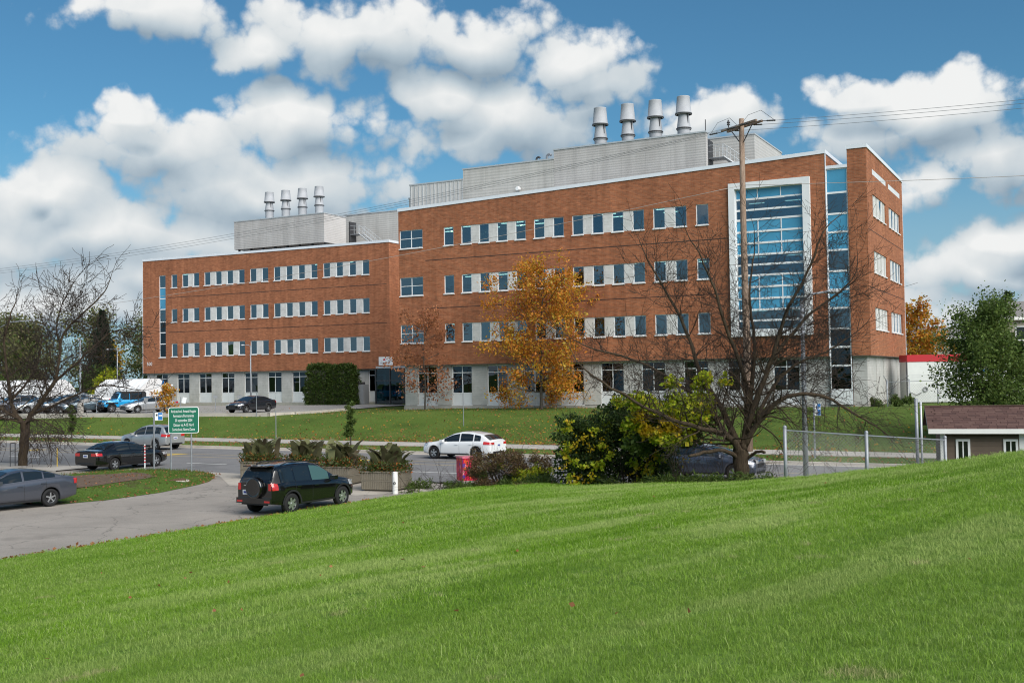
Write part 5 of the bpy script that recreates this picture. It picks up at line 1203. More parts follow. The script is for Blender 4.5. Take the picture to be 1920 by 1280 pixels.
def cable(name, lbl, A, B, sag, r, mat, group):
    A, B = np.array(A, float), np.array(B, float); pts = []
    for t in np.linspace(0, 1, 41): p = A+(B-A)*t; p[2] -= sag*4*t*(1-t); pts.append(tuple(p))
    return tag(MB().tube(pts, r, 5).build(name, M[mat], smooth=True), lbl, 'cable', group)
pm('wire', (.16, .17, .18), .6); pm('wire_bright', (.45, .40, .36), .5)
names = ('nearest', 'middle', 'farthest')
for k, q in enumerate(wire_ends):
    b = (12.66+q[0], 59.5+q[1], 17.91)
    L = rw(-72, 2.5-1.2*k, 14.4); Rr = rw(20+52, 2.4-1.2*k, 17.6)
    cable('power_cable', 'thin dark power line running left from the pole, %s of three' % names[k], (b[0]-er[0]*.95, b[1]-er[1]*.95, b[2]), L, 1.6, .010, 'wire', 'power lines left of the pole')
    cable('power_cable', 'thin dark power line running right from the pole, %s of three' % names[k], (b[0]+er[0]*.95, b[1]+er[1]*.95, b[2]), Rr, .9, .010, 'wire', 'power lines right of the pole')
cable('telephone_cable', 'pale slack cable crossing the facade left of the pole', (12.6, 59.4, 14.75), rw(-62, 2.3, 9.9), 1.0, .014, 'wire_bright', 'lower cables'); cable('telephone_cable', 'pale slack cable crossing the tower right of the pole', (12.7, 59.4, 14.75), rw(72, 2.3, 12.8), .6, .014, 'wire_bright', 'lower cables')
# --- street lamps
def street_lamp(name, lbl, loc, h, r, arms, head=.75, base=None, mat='galvanised', group='street lamps'):
    o = thing(name, lbl, 'street lamp', loc, 0, group)
    MB().tube([(0, 0, -.3), (0, 0, h)], [r, r*.65], 10).build('pole', M[mat], o, True)
    for (dx, dy, dz) in arms:
        L = math.hypot(dx, dy); MB().tube([(0, 0, h-.05), (dx*.35, dy*.35, h+dz*.75), (dx, dy, h+dz)], r*.38, 7).build('arm', M[mat], o, True)
        ux, uy = dx/L, dy/L
        m = MB()
        prof = [(0, .03, .03), (.15, .09, .06), (.45, .13, .08), (.7, .11, .06), (.85, .04, .03)]
        rows = []
        for (t, w, hh) in prof:
            c = np.array([dx+ux*t*head, dy+uy*t*head, h+dz]); rows.append([tuple(c+np.array([-uy, ux, 0])*w*math.cos(a)+np.array([0, 0, 1])*hh*math.sin(a)) for a in np.linspace(0, 2*math.pi, 11)])
        m.grid(rows); m.build('lamp_head', M['pale_metal'], o, True)
    if base: MB().lathe([(base, -.2), (base, 1.0), (base*.8, 1.05), (0, 1.05)], 12).build('footing', M['concrete'], o)
    return o
street_lamp('street_lamp', 'grey steel street lamp post behind the chain link fence', (10.72, 40.6, 0), 7.2, .11, [(.75, -.25, .28)])
street_lamp('street_lamp', 'street lamp whose pale head reaches out over the left bare tree', (-33.6, 71.5, 0), 8.2, .10, [(3.3, -.6, .55)], 1.0)
street_lamp('lot_lamp', 'car park lamp post on a concrete footing left of the blue jeep', (-38.2, 97.4, 1.85), 6.6, .10, [(.01, -.35, .02)], .3, .28); street_lamp('lot_lamp', 'twin headed lamp post farther back left of the right tent', (-46.6, 130, 1.9), 6.7, .10, [(1.1, -.3, .02), (-1.1, .3, .02)], .5)
street_lamp('lot_lamp', 'slim lamp post before the left wing facade', (-26.6, 112.0, 1.9), 6.3, .09, [(-.55, -.2, .06)], .45)
# --- reserved-bay sign posts in the far car park
def post_sign(lbl, x, y, z, h, w, hh, mat, tilt=0.0, cat='sign', group='small bay signs'):
    o = thing('bay_sign', lbl, cat, (x, y, z), 0, group); MB().tube([(0, 0, -.1), (0, 0, h)], .03, 6).build('post', M['galvanised'], o)
    MB().box(-w/2, w/2, -.035, -.015, h-hh, h).build('panel', M[mat], o, rot=(0, tilt, 0)); return o
pm('sign_grey', (.25, .26, .27), .5)
post_sign('small grey sign on a post left of the silver saloon', -31.4, 94.4, 1.85, 1.45, .34, .28, 'sign_grey'); post_sign('small grey sign post in the car park, just right of the green sign', -27.1, 100.5, 1.9, 1.45, .4, .26, 'sign_grey'); post_sign('small grey sign post just left of the lone dark saloon', -24.4, 98.5, 1.9, 1.45, .4, .26, 'sign_grey')
post_sign('small tilted white sign behind the top left of the green sign', -27.9, 92.6, 1.85, 1.5, .34, .5, 'white_frame', .25); post_sign('bare thin steel post in front of the lone dark saloon', -20.6, 88.6, 1.75, 2.0, .05, .05, 'galvanised'); post_sign('thin steel stake on the verge left of the columnar tree', *rw(-13.6, 2.0, .3), 2.2, .04, .04, 'galvanised')
post_sign('slim steel post in front of the blue jeep grille', -36.2, 95.9, 1.85, 1.7, .05, .04, 'galvanised'); post_sign('thin stake on the grass berm behind the white crossover', -3.6, 80.0, 1.1, 3.0, .03, .03, 'galvanised')
# --- green detour sign
pm('sign_green', (.005, .13, .075), .45); pm('sign_white', (.78, .79, .78), .5); pm('sign_blue', (.02, .16, .45), .45)
gs = thing('road_sign', 'green road sign with white lettering on two steel posts', 'road sign', (-16.42, 55.0, 0), R_(10))
for x in (-.62, .36):
    MB().tube([(x, .05, -.2), (x, .05, 3.2)], .04, 8).build('post', M['galvanised'], gs)
def round_panel(w, h, r, y, z, t):
    m = MB(); P = []
    for cx, cz, a0 in ((w/2-r, h/2-r, 0), (-w/2+r, h/2-r, 90), (-w/2+r, -h/2+r, 180), (w/2-r, -h/2+r, 270)):
        for k in range(6): a = R_(a0+18*k); P.append((cx+r*math.cos(a), cz+r*math.sin(a)))
    m.poly([(x, y, z+q) for x, q in P][::-1]); m.poly([(x, y+t, z+q) for x, q in P])
    n = len(P)
    for i in range(n):
        (a, b), (c, d) = P[i], P[(i+1) % n]; m.quad((a, y, z+b), (c, y, z+d), (c, y+t, z+d), (a, y+t, z+b))
    return m
pan = round_panel(1.46, 1.30, .09, -.03, 2.66, .03).build('panel', M['sign_white'], gs); round_panel(1.40, 1.24, .075, -.036, 2.66, .005).build('face', M['sign_green'], pan)
for k, s in enumerate(('Accès au boul. Armand-Frappier', 'Fermeture Permanente', '20 septembre 2004', 'Détour via A-15 Nord', 'Sortie boul. Notre-Dame')):
    text_mesh('lettering', s, .20, M['sign_white'], pan, (0, -.040, 3.10-.225*k), (R_(90), 0, 0), .46 if k == 0 else .53, .003)
# --- bus stop, marker posts
def bus_stop(lbl, loc, h, w, hh, rot):
    o = thing('bus_stop_sign', lbl, 'bus stop', loc, rot, 'bus stop signs'); MB().tube([(0, 0, -.2), (0, 0, h)], .045, 8).build('post', M['galvanised'], o)
    p = MB().box(.06, .06+w, -.02, .01, h-hh-.1, h-.1).build('panel', M['sign_white'], o); MB().box(.06+w*.4, .06+w-.01, -.024, -.02, h-hh-.08, h-.12).build('blue_field', M['sign_blue'], p)
    MB().box(.10, .06+w*.34, -.024, -.02, h-.1-hh*.45, h-.1-hh*.2).build('pictogram', M['dark_steel'], p)
    MB().box(.06+w*.5, .06+w*.62, -.027, -.024, h-.1-hh*.5, h-.1-hh*.3).box(.06+w*.7, .06+w*.9, -.027, -.024, h-.1-hh*.5, h-.1-hh*.3).build('route_number', M['sign_white'], p); return o
bus_stop('blue and white bus stop sign on a steel post left of the green sign', (-18.75, 57.6, .15), 2.95, .38, .42, R_(8))
o = bus_stop('slim bus stop post with blue cap beyond the chain link fence', rw(24.2, .7, .2), 2.9, .28, .62, R_(-20)); 
mk = thing('marker_post', 'thin red and white striped marker post beside the bus stop', 'marker post', (-19.1, 57.2, .12))
MB().tube([(0, 0, -.1), (0, 0, 1.25)], .035, 8).build('post', M['white_frame'], mk)
for k in range(6): MB().lathe([(.0365, .30+.16*k), (.0365, .38+.16*k)], 10).build('red_band', M['red_sign'], mk)
tag(MB().tube([(-25.0, 60.5, 0), (-25.0, 60.5, 1.1)], .025, 6).build('stake', M['yellow_paint']), 'thin yellow stake at the kerb left of the black saloon', 'stake')
# --- concrete planters with canna leaves and flowers
asphalt('planter_concrete', (.20, .175, .135), 0, .3)
leafmat('flower', [(.05, .085, .02), (.075, .11, .025), (.06, .09, .02), (.40, .11, .025), (.11, .08, .03), (.055, .095, .02), (.07, .11, .025), (.055, .085, .02)])
def canna_leaf(L, w, a, tilt, base, m):
    d = np.array([math.cos(a), math.sin(a), 0]); s = np.array([-math.sin(a), math.cos(a), 0]); rows = []
    for k in range(6):
        t = k/5; th = tilt + t*t*.8*(1 if tilt < 1.2 else .4); p = np.array(base)+d*L*t*math.cos(1.45-th*.55)+np.array([0, 0, 1])*L*t*math.sin(1.45-th*.55)
        ww = w*math.sin(math.pi*min(.93, .12+.83*t))**.55; rows.append([tuple(p-s*ww+d*.0), tuple(p+np.array([0, 0, -ww*.25])), tuple(p+s*ww)])
    m.grid(rows)
def planter(lbl, x, y, rz, wx, wy, seed):
    random.seed(seed); o = thing('planter', lbl, 'planter', (x, y, 0), rz, 'concrete flower planters'); h = .80
    m = MB(); m.box(-wx/2, wx/2, -wy/2, wy/2, .06, h-.05); m.box(-wx/2-.04, wx/2+.04, -wy/2-.04, wy/2+.04, h-.05, h); m.box(-wx/2-.02, wx/2+.02, -wy/2-.02, wy/2+.02, .40, .44); m.box(-wx/2+.1, wx/2-.1, -wy/2+.1, wy/2-.1, 0, .06)
    n = int(wx/.085)
    for k in range(n):
        for z0, z1 in ((.08, .39), (.45, .74)):
            xx = -wx/2+.05+k*(wx-.1)/(n-1); m.box(xx-.02, xx+.02, -wy/2-.022, -wy/2, z0, z1); m.box(xx-.02, xx+.02, wy/2, wy/2+.022, z0, z1)
            yy = -wy/2+.05+k*(wy-.1)/(n-1); m.box(wx/2, wx/2+.022, yy-.02, yy+.02, z0, z1); m.box(-wx/2-.022, -wx/2, yy-.02, yy+.02, z0, z1)
    m.build('box', M['planter_concrete'], o)
    cm = MB()
    for k in range(40):
        base = (random.gauss(0, .30), random.gauss(0, .22), h+random.uniform(0, .12)); canna_leaf(random.uniform(.75, 1.25), random.uniform(.13, .21), random.uniform(0, 6.28), random.uniform(-.25, .6), base, cm)
    c = cm.build('canna_leaves', M['leaf_bronze'], o, True); c['kind'] = 'stuff'
    P = np.stack([rng.uniform(-wx*.56, wx*.56, 3600), rng.uniform(-wy*.56, wy*.56, 3600), h+rng.random(3600)**1.4*.42-.04], 1); P[:, 2] -= .30*np.clip((np.abs(P[:, 0])/wx*2-1.0)*3, 0, 1)*rng.random(3600)
    f = link('flowers', leaf_mesh('flowers', P, .085, M['flower'], aspect=.55), o); f['kind'] = 'stuff'
PZ = R_(-22)
planter('concrete planter of dark canna and orange flowers, rightmost, beside the white bollard', -5.25, 45.55, PZ, 1.55, 1.45, 1); planter('concrete planter of canna half hidden behind the front of the black SUV', -7.5, 48.5, PZ, 1.40, 1.40, 2)
planter('concrete planter of canna behind the roof of the black SUV', -9.65, 50.7, PZ, 1.35, 1.35, 3); planter('concrete planter of canna, leftmost, behind the rear of the black SUV', -11.95, 52.2, PZ, 1.35, 1.35, 4)
# --- white bollard, wrapped cabinet, stones
bo = thing('bollard', 'white chipped bollard with a black ring in front of the rightmost planter', 'bollard', (-4.72, 43.9, 0)); MB().lathe([(.115, -.1), (.11, .1), (.105, .82), (.09, .86), (0, .87)], 14).build('post', M['white_paint'], bo, True)
MB().lathe([(.03, -.01), (.055, -.01), (.055, .02), (.03, .02)], 12, 'Y').build('ring', M['black_plastic'], bo, loc=(-.02, -.115, .42))
def cabinet_mat():
    m = bpy.data.materials.new('cabinet_wrap'); m.use_nodes = True; nt = m.node_tree; b = nt.nodes['Principled BSDF']; tc = N(nt, 'ShaderNodeTexCoord')
    vr = N(nt, 'ShaderNodeTexVoronoi'); vr.inputs['Scale'].default_value = 11; nt.links.new(vmth(nt, 'MULTIPLY', tc.outputs['Object'], (1, 1, .55)), vr.inputs['Vector'])
    s = N(nt, 'ShaderNodeSeparateColor'); nt.links.new(vr.outputs['Color'], s.inputs[0])
    c = ramp(nt, s.outputs[0], [(0, (.55, .01, .05)), (.3, (.70, .03, .10)), (.5, (.75, .10, .03)), (.62, (.75, .25, .30)), (.75, (.45, .01, .06)), (.88, (.12, .05, .28)), (1, (.6, .02, .12))], 'CONSTANT')
    f, _ = noise(nt, tc.outputs['Object'], 20, 2, .5); c = mixc(nt, smooth(nt, f, .60, .66), c, (.04, .008, .03)); nt.links.new(c, b.inputs['Base Color']); b.inputs['Roughness'].default_value = .35
    M['cabinet_wrap'] = m
cabinet_mat(); pm('cabinet_lid', (.62, .16, .22), .35, var=.35, vs=5)
cb_ = thing('utility_cabinet', 'knee high utility cabinet wrapped in red and pink floral print', 'utility cabinet', (-2.05, 48.0, 0), R_(28))
MB().box(-.34, .34, -.32, .32, .12, 1.08).build('body', M['cabinet_wrap'], cb_); MB().box(-.36, .36, -.34, .34, 1.08, 1.14).build('lid', M['cabinet_lid'], cb_); MB().box(-.37, .37, -.35, .35, -.05, .12).build('plinth', M['concrete'], cb_)
# --- tents
pm('tent_fabric', (.74, .74, .74), .6, var=.04, vs=1.0, bump=.5, bs=1.5); pm('tent_fabric_end', (.68, .68, .69), .6, var=.05, vs=1.2, bump=.5, bs=1.5)
def tent(lbl, x, y, rz, L, W_, h, eave):
    o = thing('storage_tent', lbl, 'tent', (x, y, 1.93), rz, 'white storage tents'); prof = [(-W_/2, 0), (-W_/2+.05, eave), (-W_/2+.9, eave+.62*(h-eave)), (-.6, h-.02), (0, h), (.6, h-.02), (W_/2-.9, eave+.62*(h-eave)), (W_/2-.05, eave), (W_/2, 0)]
    rows = []
    for k in range(13):
        xx = -L/2+L*k/12; sag = .05*math.sin(k*math.pi/2)**2; rows.append([(xx, a, b-sag*(1 if 0 < b < h else .5)+random.uniform(-.02, .02)) for a, b in prof])
    MB().grid(rows).build('cover', M['tent_fabric'], o, False)
    for xx, fl in ((-L/2-.02, False), (L/2+.02, True)): MB().poly([(xx, a, b) for a, b in (prof if fl else prof[::-1])]).build('end_panel', M['tent_fabric_end'], o)
    return o
tent('white fabric storage tent left of the building behind the blue off-roader', -44.0, 127.6, R_(-28), 7.2, 4.6, 3.15, 2.0); tent('white fabric storage tent at the far left behind the bare tree', -57.2, 128.5, R_(-20), 11.5, 4.6, 3.2, 2.0)
ev = thing('charging_canopy', 'small blue and white pay station beside the right tent', 'pay station', (-38.2, 121, 1.94), R_(-25)); MB().box(-.2, .2, -.2, .2, 0, 2.3).build('body', M['pale_metal'], ev); MB().box(-.75, .75, -.5, .5, 2.3, 2.45).build('roof', M['white_frame'], ev); MB().poly([(-.3, -.21, 2.46), (.3, -.21, 2.46), (0, -.21, 2.95)]).build('symbol', M['sign_blue'], ev)
wb = thing('dumpster', 'dark grey bin enclosure at the right end of the cedars', 'bin', bw(-14.9, LD-2.6, 1.98), -YAW); MB().box(-.7, .7, -.5, .5, 0, 2.1).build('body', M['sign_grey'], wb); MB().box(-.76, .2, -.55, .55, 2.1, 2.35).build('lid', M['dark_steel'], wb)
# --- chain link fence on the crest
def chainmat():
    m = bpy.data.materials.new('chain_link'); m.use_nodes = True; b = m.node_tree.nodes['Principled BSDF']; b.inputs['Base Color'].default_value = (.30, .31, .32, 1); b.inputs['Metallic'].default_value = .6; b.inputs['Roughness'].default_value = .5; M['chain_link'] = m
chainmat()
def chain_fence(lbl, P, h, cell=.11, wr=.0035, post_r=.05, rail=True, barb=False, below=.0, group='chain link fences'):
    """P: [(x, y, ground z)] post positions"""
    o = thing('chain_link_fence', lbl, 'fence', P[0], 0, group); O = np.array(P[0], float); Q = [np.array(p, float)-O for p in P]
    for q in Q:
        m = MB(); m.tube([tuple(q-np.array([0, 0, .8])), tuple(q+np.array([0, 0, h+.08]))], post_r, 10); m.lathe([(post_r*1.15, h+.05), (post_r*1.1, h+.1), (0, h+.14)], 10, c=tuple(q)); m.build('post', M['galvanised'], o, True)
        if barb: MB().tube([tuple(q+np.array([0, 0, h])), tuple(q+np.array([-.3, -.18, h+.42]))], .025, 5).build('barb_arm', M['galvanised'], o)
    for a, b in zip(Q, Q[1:]):
        L = np.linalg.norm((b-a)[:2]); n = int(L/cell); m = MB(); nz = int((h+below)/cell)
        if rail: MB().tube([tuple(a+np.array([0, 0, h-.03])), tuple(b+np.array([0, 0, h-.03]))], .024, 7).build('top_rail', M['galvanised'], o)
        pt = lambda s, z: tuple(a+(b-a)*s/L+np.array([0, 0, z]))
        H = nz*cell
        for k in range(-nz, n):
            for sg in (1, -1):
                s0, s1 = k*cell, k*cell+H; z0, z1 = -below, -below+H
                c0, c1 = max(0, s0), min(L, s1)
                if c1 <= c0: continue
                za, zb = z0+(c0-s0), z0+(c1-s0)
                p, q = (pt(c0, za), pt(c1, zb)) if sg > 0 else (pt(c0, z0+z1-za), pt(c1, z0+z1-zb)); m.tube([p, q], wr, 3, cap=False)
        w = m.build('wire_mesh', M['chain_link'], o); w['kind'] = 'stuff'
        for z in ([h+.42, h+.28, h+.14] if barb else []): MB().tube([tuple(a+np.array([-.3*(z-h)/.42, -.18*(z-h)/.42, z])), tuple(b+np.array([-.3*(z-h)/.42, -.18*(z-h)/.42, z]))], .008, 4).build('barbed_wire', M['galvanised'], o)
    return o
def hz(x, y): return max(0, hillz(x, y))
fp = [(8.75, 35.6), (11.15, 34.9), (15.35, 39.3)]
ftop = [2.72, 2.55, 2.10]
chain_fence('low galvanised chain link fence along the crest of the lawn', [(x, y, t-1.5) for (x, y), t in zip(fp, ftop)], 1.5, below=.5, post_r=.058)
tw_ = [bw(41.3, .6, 2.1), (29.6, 82.3, 2.1), (32.6, 84.6, 2.1), (36.4, 86, 2.1), (40.6, 87, 2.1)]
chain_fence('tall security fence with barbed wire arms right of the tower', tw_, 1.75, cell=.22, wr=.004, post_r=.05, barb=True)
cp = thing('fence_post', 'pair of tall grey steel fence posts behind the shed roof corner', 'fence post', (18.45, 50.5, 0)); MB().tube([(0, 0, -.2), (0, 0, 3.3)], .075, 10).build('post', M['galvanised'], cp, True); MB().tube([(.32, .3, -.2), (.32, .3, 3.15)], .05, 8).build('post', M['pale_metal'], cp, True)
# --- shed behind the crest
pm('siding', (.135, .10, .075), .75, var=.10, vs=2); pm('shed_window_glass', (.01, .012, .013), .05, 0, .7); pm('shed_trim', (.74, .74, .72), .5, var=.04)
def shinglemat():
    m = bpy.data.materials.new('shingle'); m.use_nodes = True; nt = m.node_tree; b = nt.nodes['Principled BSDF']; tc = N(nt, 'ShaderNodeTexCoord')
    g = N(nt, 'ShaderNodeNewGeometry'); f, _ = noise(nt, tc.outputs['Object'], 2.5, 5, .7)
    oi = N(nt, 'ShaderNodeObjectInfo'); c = ramp(nt, oi.outputs['Random'], [(0, (.072, .036, .031)), (.5, (.098, .050, .042)), (1, (.125, .070, .058))]); c = mixc(nt, 1.0, c, ramp(nt, f, [(.3, (.75, .75, .75)), (.7, (1.2, 1.2, 1.2))]), 'MULTIPLY')
    nt.links.new(c, b.inputs['Base Color']); b.inputs['Roughness'].default_value = .95; M['shingle'] = m
shinglemat()
sh = thing('garden_shed', 'brown sided garden shed with white trim and reddish shingle roof', 'shed', (15.45, 40.0, -.05), R_(-17))
SL, SD, SE, SR = 6.2, 2.6, 2.50, 3.28
MB().box(.03, SL-.03, .03, SD, 0, SE-.02).build('wall', M['siding'], sh)
pl = MB().box(0, SL-.16, 0, .028, 0, .178).mesh('plank', [M['siding']])
for k in range(12): link('plank', pl, sh, (.08, 0 if k % 2 else .003, .03+.183*k), (R_(4), 0, 0))
for x in (0, 2.62): MB().box(x, x+.16, -.035, .06, 0, SE).build('corner_board', M['shed_trim'], sh)
def shed_window(x):
    w = MB().box(x, x+.08, -.05, .03, .95, 2.12).box(x+.40, x+.48, -.05, .03, .95, 2.12).box(x+.08, x+.40, -.05, .03, 2.04, 2.12).box(x+.08, x+.40, -.05, .03, .95, 1.03).box(x+.22, x+.26, -.045, .03, 1.03, 2.04).build('window', M['shed_trim'], sh)
    for a in (0, 1): MB().box(x+.08+a*.18, x+.22+a*.18, -.032, -.01, 1.03, 2.04).build('pane', M['shed_window_glass'], w)
for x in (.52, 2.10, 3.9): shed_window(x)
yo, ridge = -.42, SD/2; slope = math.atan2(SR-SE, ridge-yo); SLEN = math.hypot(SR-SE, ridge-yo)
roof = MB().quad((-.42, yo, SE-.02), (SL+.3, yo, SE-.02), (SL+.3, ridge, SR-.02), (-.42, ridge, SR-.02)).quad((-.42, ridge, SR-.02), (SL+.3, ridge, SR-.02), (SL+.3, SD+.3, SE-.02), (-.42, SD+.3, SE-.02)).build('roof', M['shingle'], sh)
MB().box(-.42, SL+.3, yo-.03, yo, SE-.17, SE).build('fascia', M['shed_trim'], sh)
MB().poly([(-.425, yo, SE-.02), (-.425, ridge, SR-.02), (-.425, ridge, SR-.16), (-.425, yo, SE-.16)]).build('barge_board', M['shed_trim'], sh)
sm = {w: MB().box(0, w-.012, 0, .165, 0, .012).mesh('shingle', [M['shingle']]) for w in (.30, .24, .36)}
nrow = int(SLEN/.145); cnt = 0
for r in range(nrow):
    x = -.42+random.uniform(-.1, 0); s = r*.145
    while x < 3.6:
        w = random.choice((.30, .24, .36)); p = (max(x, -.43), yo+math.cos(slope)*s, SE-.012+math.sin(slope)*s)
        if cnt < 300: link('shingle', sm[w], roof, p, (slope-.04, 0, 0)); cnt += 1
        x += w
MB().box(-.43, SL+.3, ridge-.1, ridge+.1, SR-.02, SR+.01).build('ridge_cap', M['shingle'], sh)
# --- white container, houses at right
pm('container_white', (.66, .68, .67), .5, var=.05); pm('band_red', (.45, .02, .03), .5); pm('house_beige', (.36, .33, .28), .85, var=.08); pm('house_roof', (.20, .19, .18), .8)
ct = thing('trailer', 'white trailer box with a red roof band right of the tower', 'trailer', (30.9, 86.2, 1.9), R_(-6))
MB().box(0, 3.6, 0, 2.5, .25, 3.4).build('body', M['container_white'], ct); MB().box(-.03, 9.5, -.03, 2.53, 3.4, 3.95).build('red_band', M['band_red'], ct); MB().box(3.65, 9.4, .1, 2.4, .0, 3.39).build('side_panel', M['white_frame'], ct); MB().box(-.1, 0, 0, .1, 0, 3.4).build('corner_post', M['dark_steel'], ct)
MB().box(.2, 3.4, .3, 2.3, 0, .25).build('chassis', M['dark_steel'], ct); MB().tube([(1.0, -.05, 1.0), (.6, -.1, .8), (.1, -.1, 1.05)], .025, 6).build('hose', M['dark_steel'], ct); MB().lathe([(.1, -.02), (.2, -.04), (.2, .0), (.1, .02)], 14, 'Y', c=(1.3, -.04, 1.25)).build('hose_reel', M['sign_grey'], ct)
MB().box(4.0, 6.4, .09, .1, 2.55, 2.75).build('blue_stripe', M['sign_blue'], ct)
def house(lbl, x, y, z, rz, w, d, h, rh):
    o = thing('house', lbl, 'house', (x, y, z), rz); MB().box(0, w, 0, d, 0, h).build('wall', M['house_beige'], o)
    m = MB(); m.quad((-.4, -.4, h), (w+.4, -.4, h), (w+.4, d/2, h+rh), (-.4, d/2, h+rh)); m.quad((-.4, d/2, h+rh), (w+.4, d/2, h+rh), (w+.4, d+.4, h), (-.4, d+.4, h)); m.poly([(0, 0, h), (0, d/2, h+rh-.05), (0, d, h)]); r = m.build('roof', M['house_roof'], o)
    MB().box(-.45, w+.45, -.45, -.38, h-.2, h+.05).build('fascia', M['shed_trim'], o)
    for k in range(int(w/3)):
        f = MB().box(1+3*k, 2.2+3*k, -.04, .02, h-1.9, h-.7).build('window', M['white_frame'], o); MB().box(1.08+3*k, 2.12+3*k, -.05, -.04, h-1.82, h-.78).build('pane', M['shed_window_glass'], f)
    return o
house('beige house with pale fascia at the right edge behind the green tree', 41.0, 92, 2.0, R_(-10), 9, 8, 6.9, 1.6); house('low house with grey roof behind the golden tree', 49.5, 135, 2.0, R_(-15), 12, 9, 6.6, 1.5)
# --- land seen only in the window reflections: wooded slope behind the viewer
random.seed(77)
cl = []
for k in range(150):
    a = math.pi + random.uniform(-1.25, 1.25); r = random.uniform(60, 95); cl.append((math.sin(a)*r, math.cos(a)*r, 2+random.uniform(1, 8), random.uniform(3, 5), random.uniform(3, 5), random.uniform(2.5, 4)))
o = link('treeline', leaf_mesh('treeline', clumpy(26000, cl, .5), .9, M['leaf_green'], aspect=.8)); tag(o, 'belt of trees behind the viewer', 'trees', kind='stuff')

# ---------------------------------------------------------------- grass and fallen leaves
def grassmat():
    m = bpy.data.materials.new('grass_blade'); m.use_nodes = True; nt = m.node_tree; b = nt.nodes['Principled BSDF']; g = N(nt, 'ShaderNodeNewGeometry'); oi = N(nt, 'ShaderNodeObjectInfo')
    pos = g.outputs['Position']
    c = ramp(nt, g.outputs['Random Per Island'], [(0, (.095, .215, .010)), (.35, (.165, .315, .018)), (.7, (.225, .375, .038)), (.88, (.29, .42, .09)), (1, (.50, .53, .26))])
    sp_ = N(nt, 'ShaderNodeSeparateXYZ'); nt.links.new(pos, sp_.inputs[0]); gx = mth(nt, 'MULTIPLY_ADD', smooth(nt, sp_.outputs[0], -8.0, .5), .72, .28)
    rot = N(nt, 'ShaderNodeVectorRotate'); rot.rotation_type = 'Z_AXIS'; rot.inputs['Angle'].default_value = -.75; nt.links.new(pos, rot.inputs['Vector'])
    f, _ = noise(nt, vmth(nt, 'MULTIPLY', rot.outputs[0], (.30, 1.15, 1)), .62, 6, .64); f2, _ = noise(nt, pos, .14, 3, .5)
    c = mixc(nt, mth(nt, 'MULTIPLY', mth(nt, 'MULTIPLY', smooth(nt, f, .47, .62), gx), .80), c, (.39, .47, .16)); c = mixc(nt, mth(nt, 'MULTIPLY', smooth(nt, f, .47, .36), .6), c, (.095, .215, .008))
    c = mixc(nt, mth(nt, 'MULTIPLY', smooth(nt, f2, .45, .65), .35), c, (.23, .32, .08))
    f3, _ = noise(nt, pos, 1.7, 3, .6); c = mixc(nt, mth(nt, 'MULTIPLY', smooth(nt, f3, .64, .72), .65), c, (.45, .40, .22))
    nt.links.new(c, b.inputs['Base Color']); b.inputs['Roughness'].default_value = .75; b.inputs['Specular IOR Level'].default_value = .10
    tr = N(nt, 'ShaderNodeBsdfTranslucent'); nt.links.new(c, tr.inputs[0]); mx = N(nt, 'ShaderNodeMixShader'); mx.inputs[0].default_value = .35
    nt.links.new(b.outputs[0], mx.inputs[1]); nt.links.new(tr.outputs[0], mx.inputs[2]); nt.links.new(mx.outputs[0], nt.nodes['Material Output'].inputs[0]); M['grass_blade'] = m
grassmat()
def tuft(nb, rad, hgt, wid):
    V, F = [], []
    for k in range(nb):
        r = rad*math.sqrt(random.random()); a = random.uniform(0, 6.283); x, y = r*math.cos(a), r*math.sin(a); b = random.uniform(0, 6.283); h = hgt*random.uniform(.55, 1.2); ln = random.uniform(.4, 1.9)*h
        cx, cy = math.cos(b), math.sin(b); wx, wy = -cy*wid, cx*wid; i = len(V)
        V += [(x-wx, y-wy, -.01), (x+wx, y+wy, -.01), (x+wx*.8+cx*ln*.35, y+wy*.8+cy*ln*.35, h*.6), (x-wx*.8+cx*ln*.35, y-wy*.8+cy*ln*.35, h*.6), (x+cx*ln, y+cy*ln, h)]
        F += [(i, i+1, i+2, i+3), (i+3, i+2, i+4)]
    me = bpy.data.meshes.new('grass_tuft'); me.from_pydata(V, [], F); me.materials.append(M['grass_blade']); me.update(); return bpy.data.objects.new('grass_tuft', me)
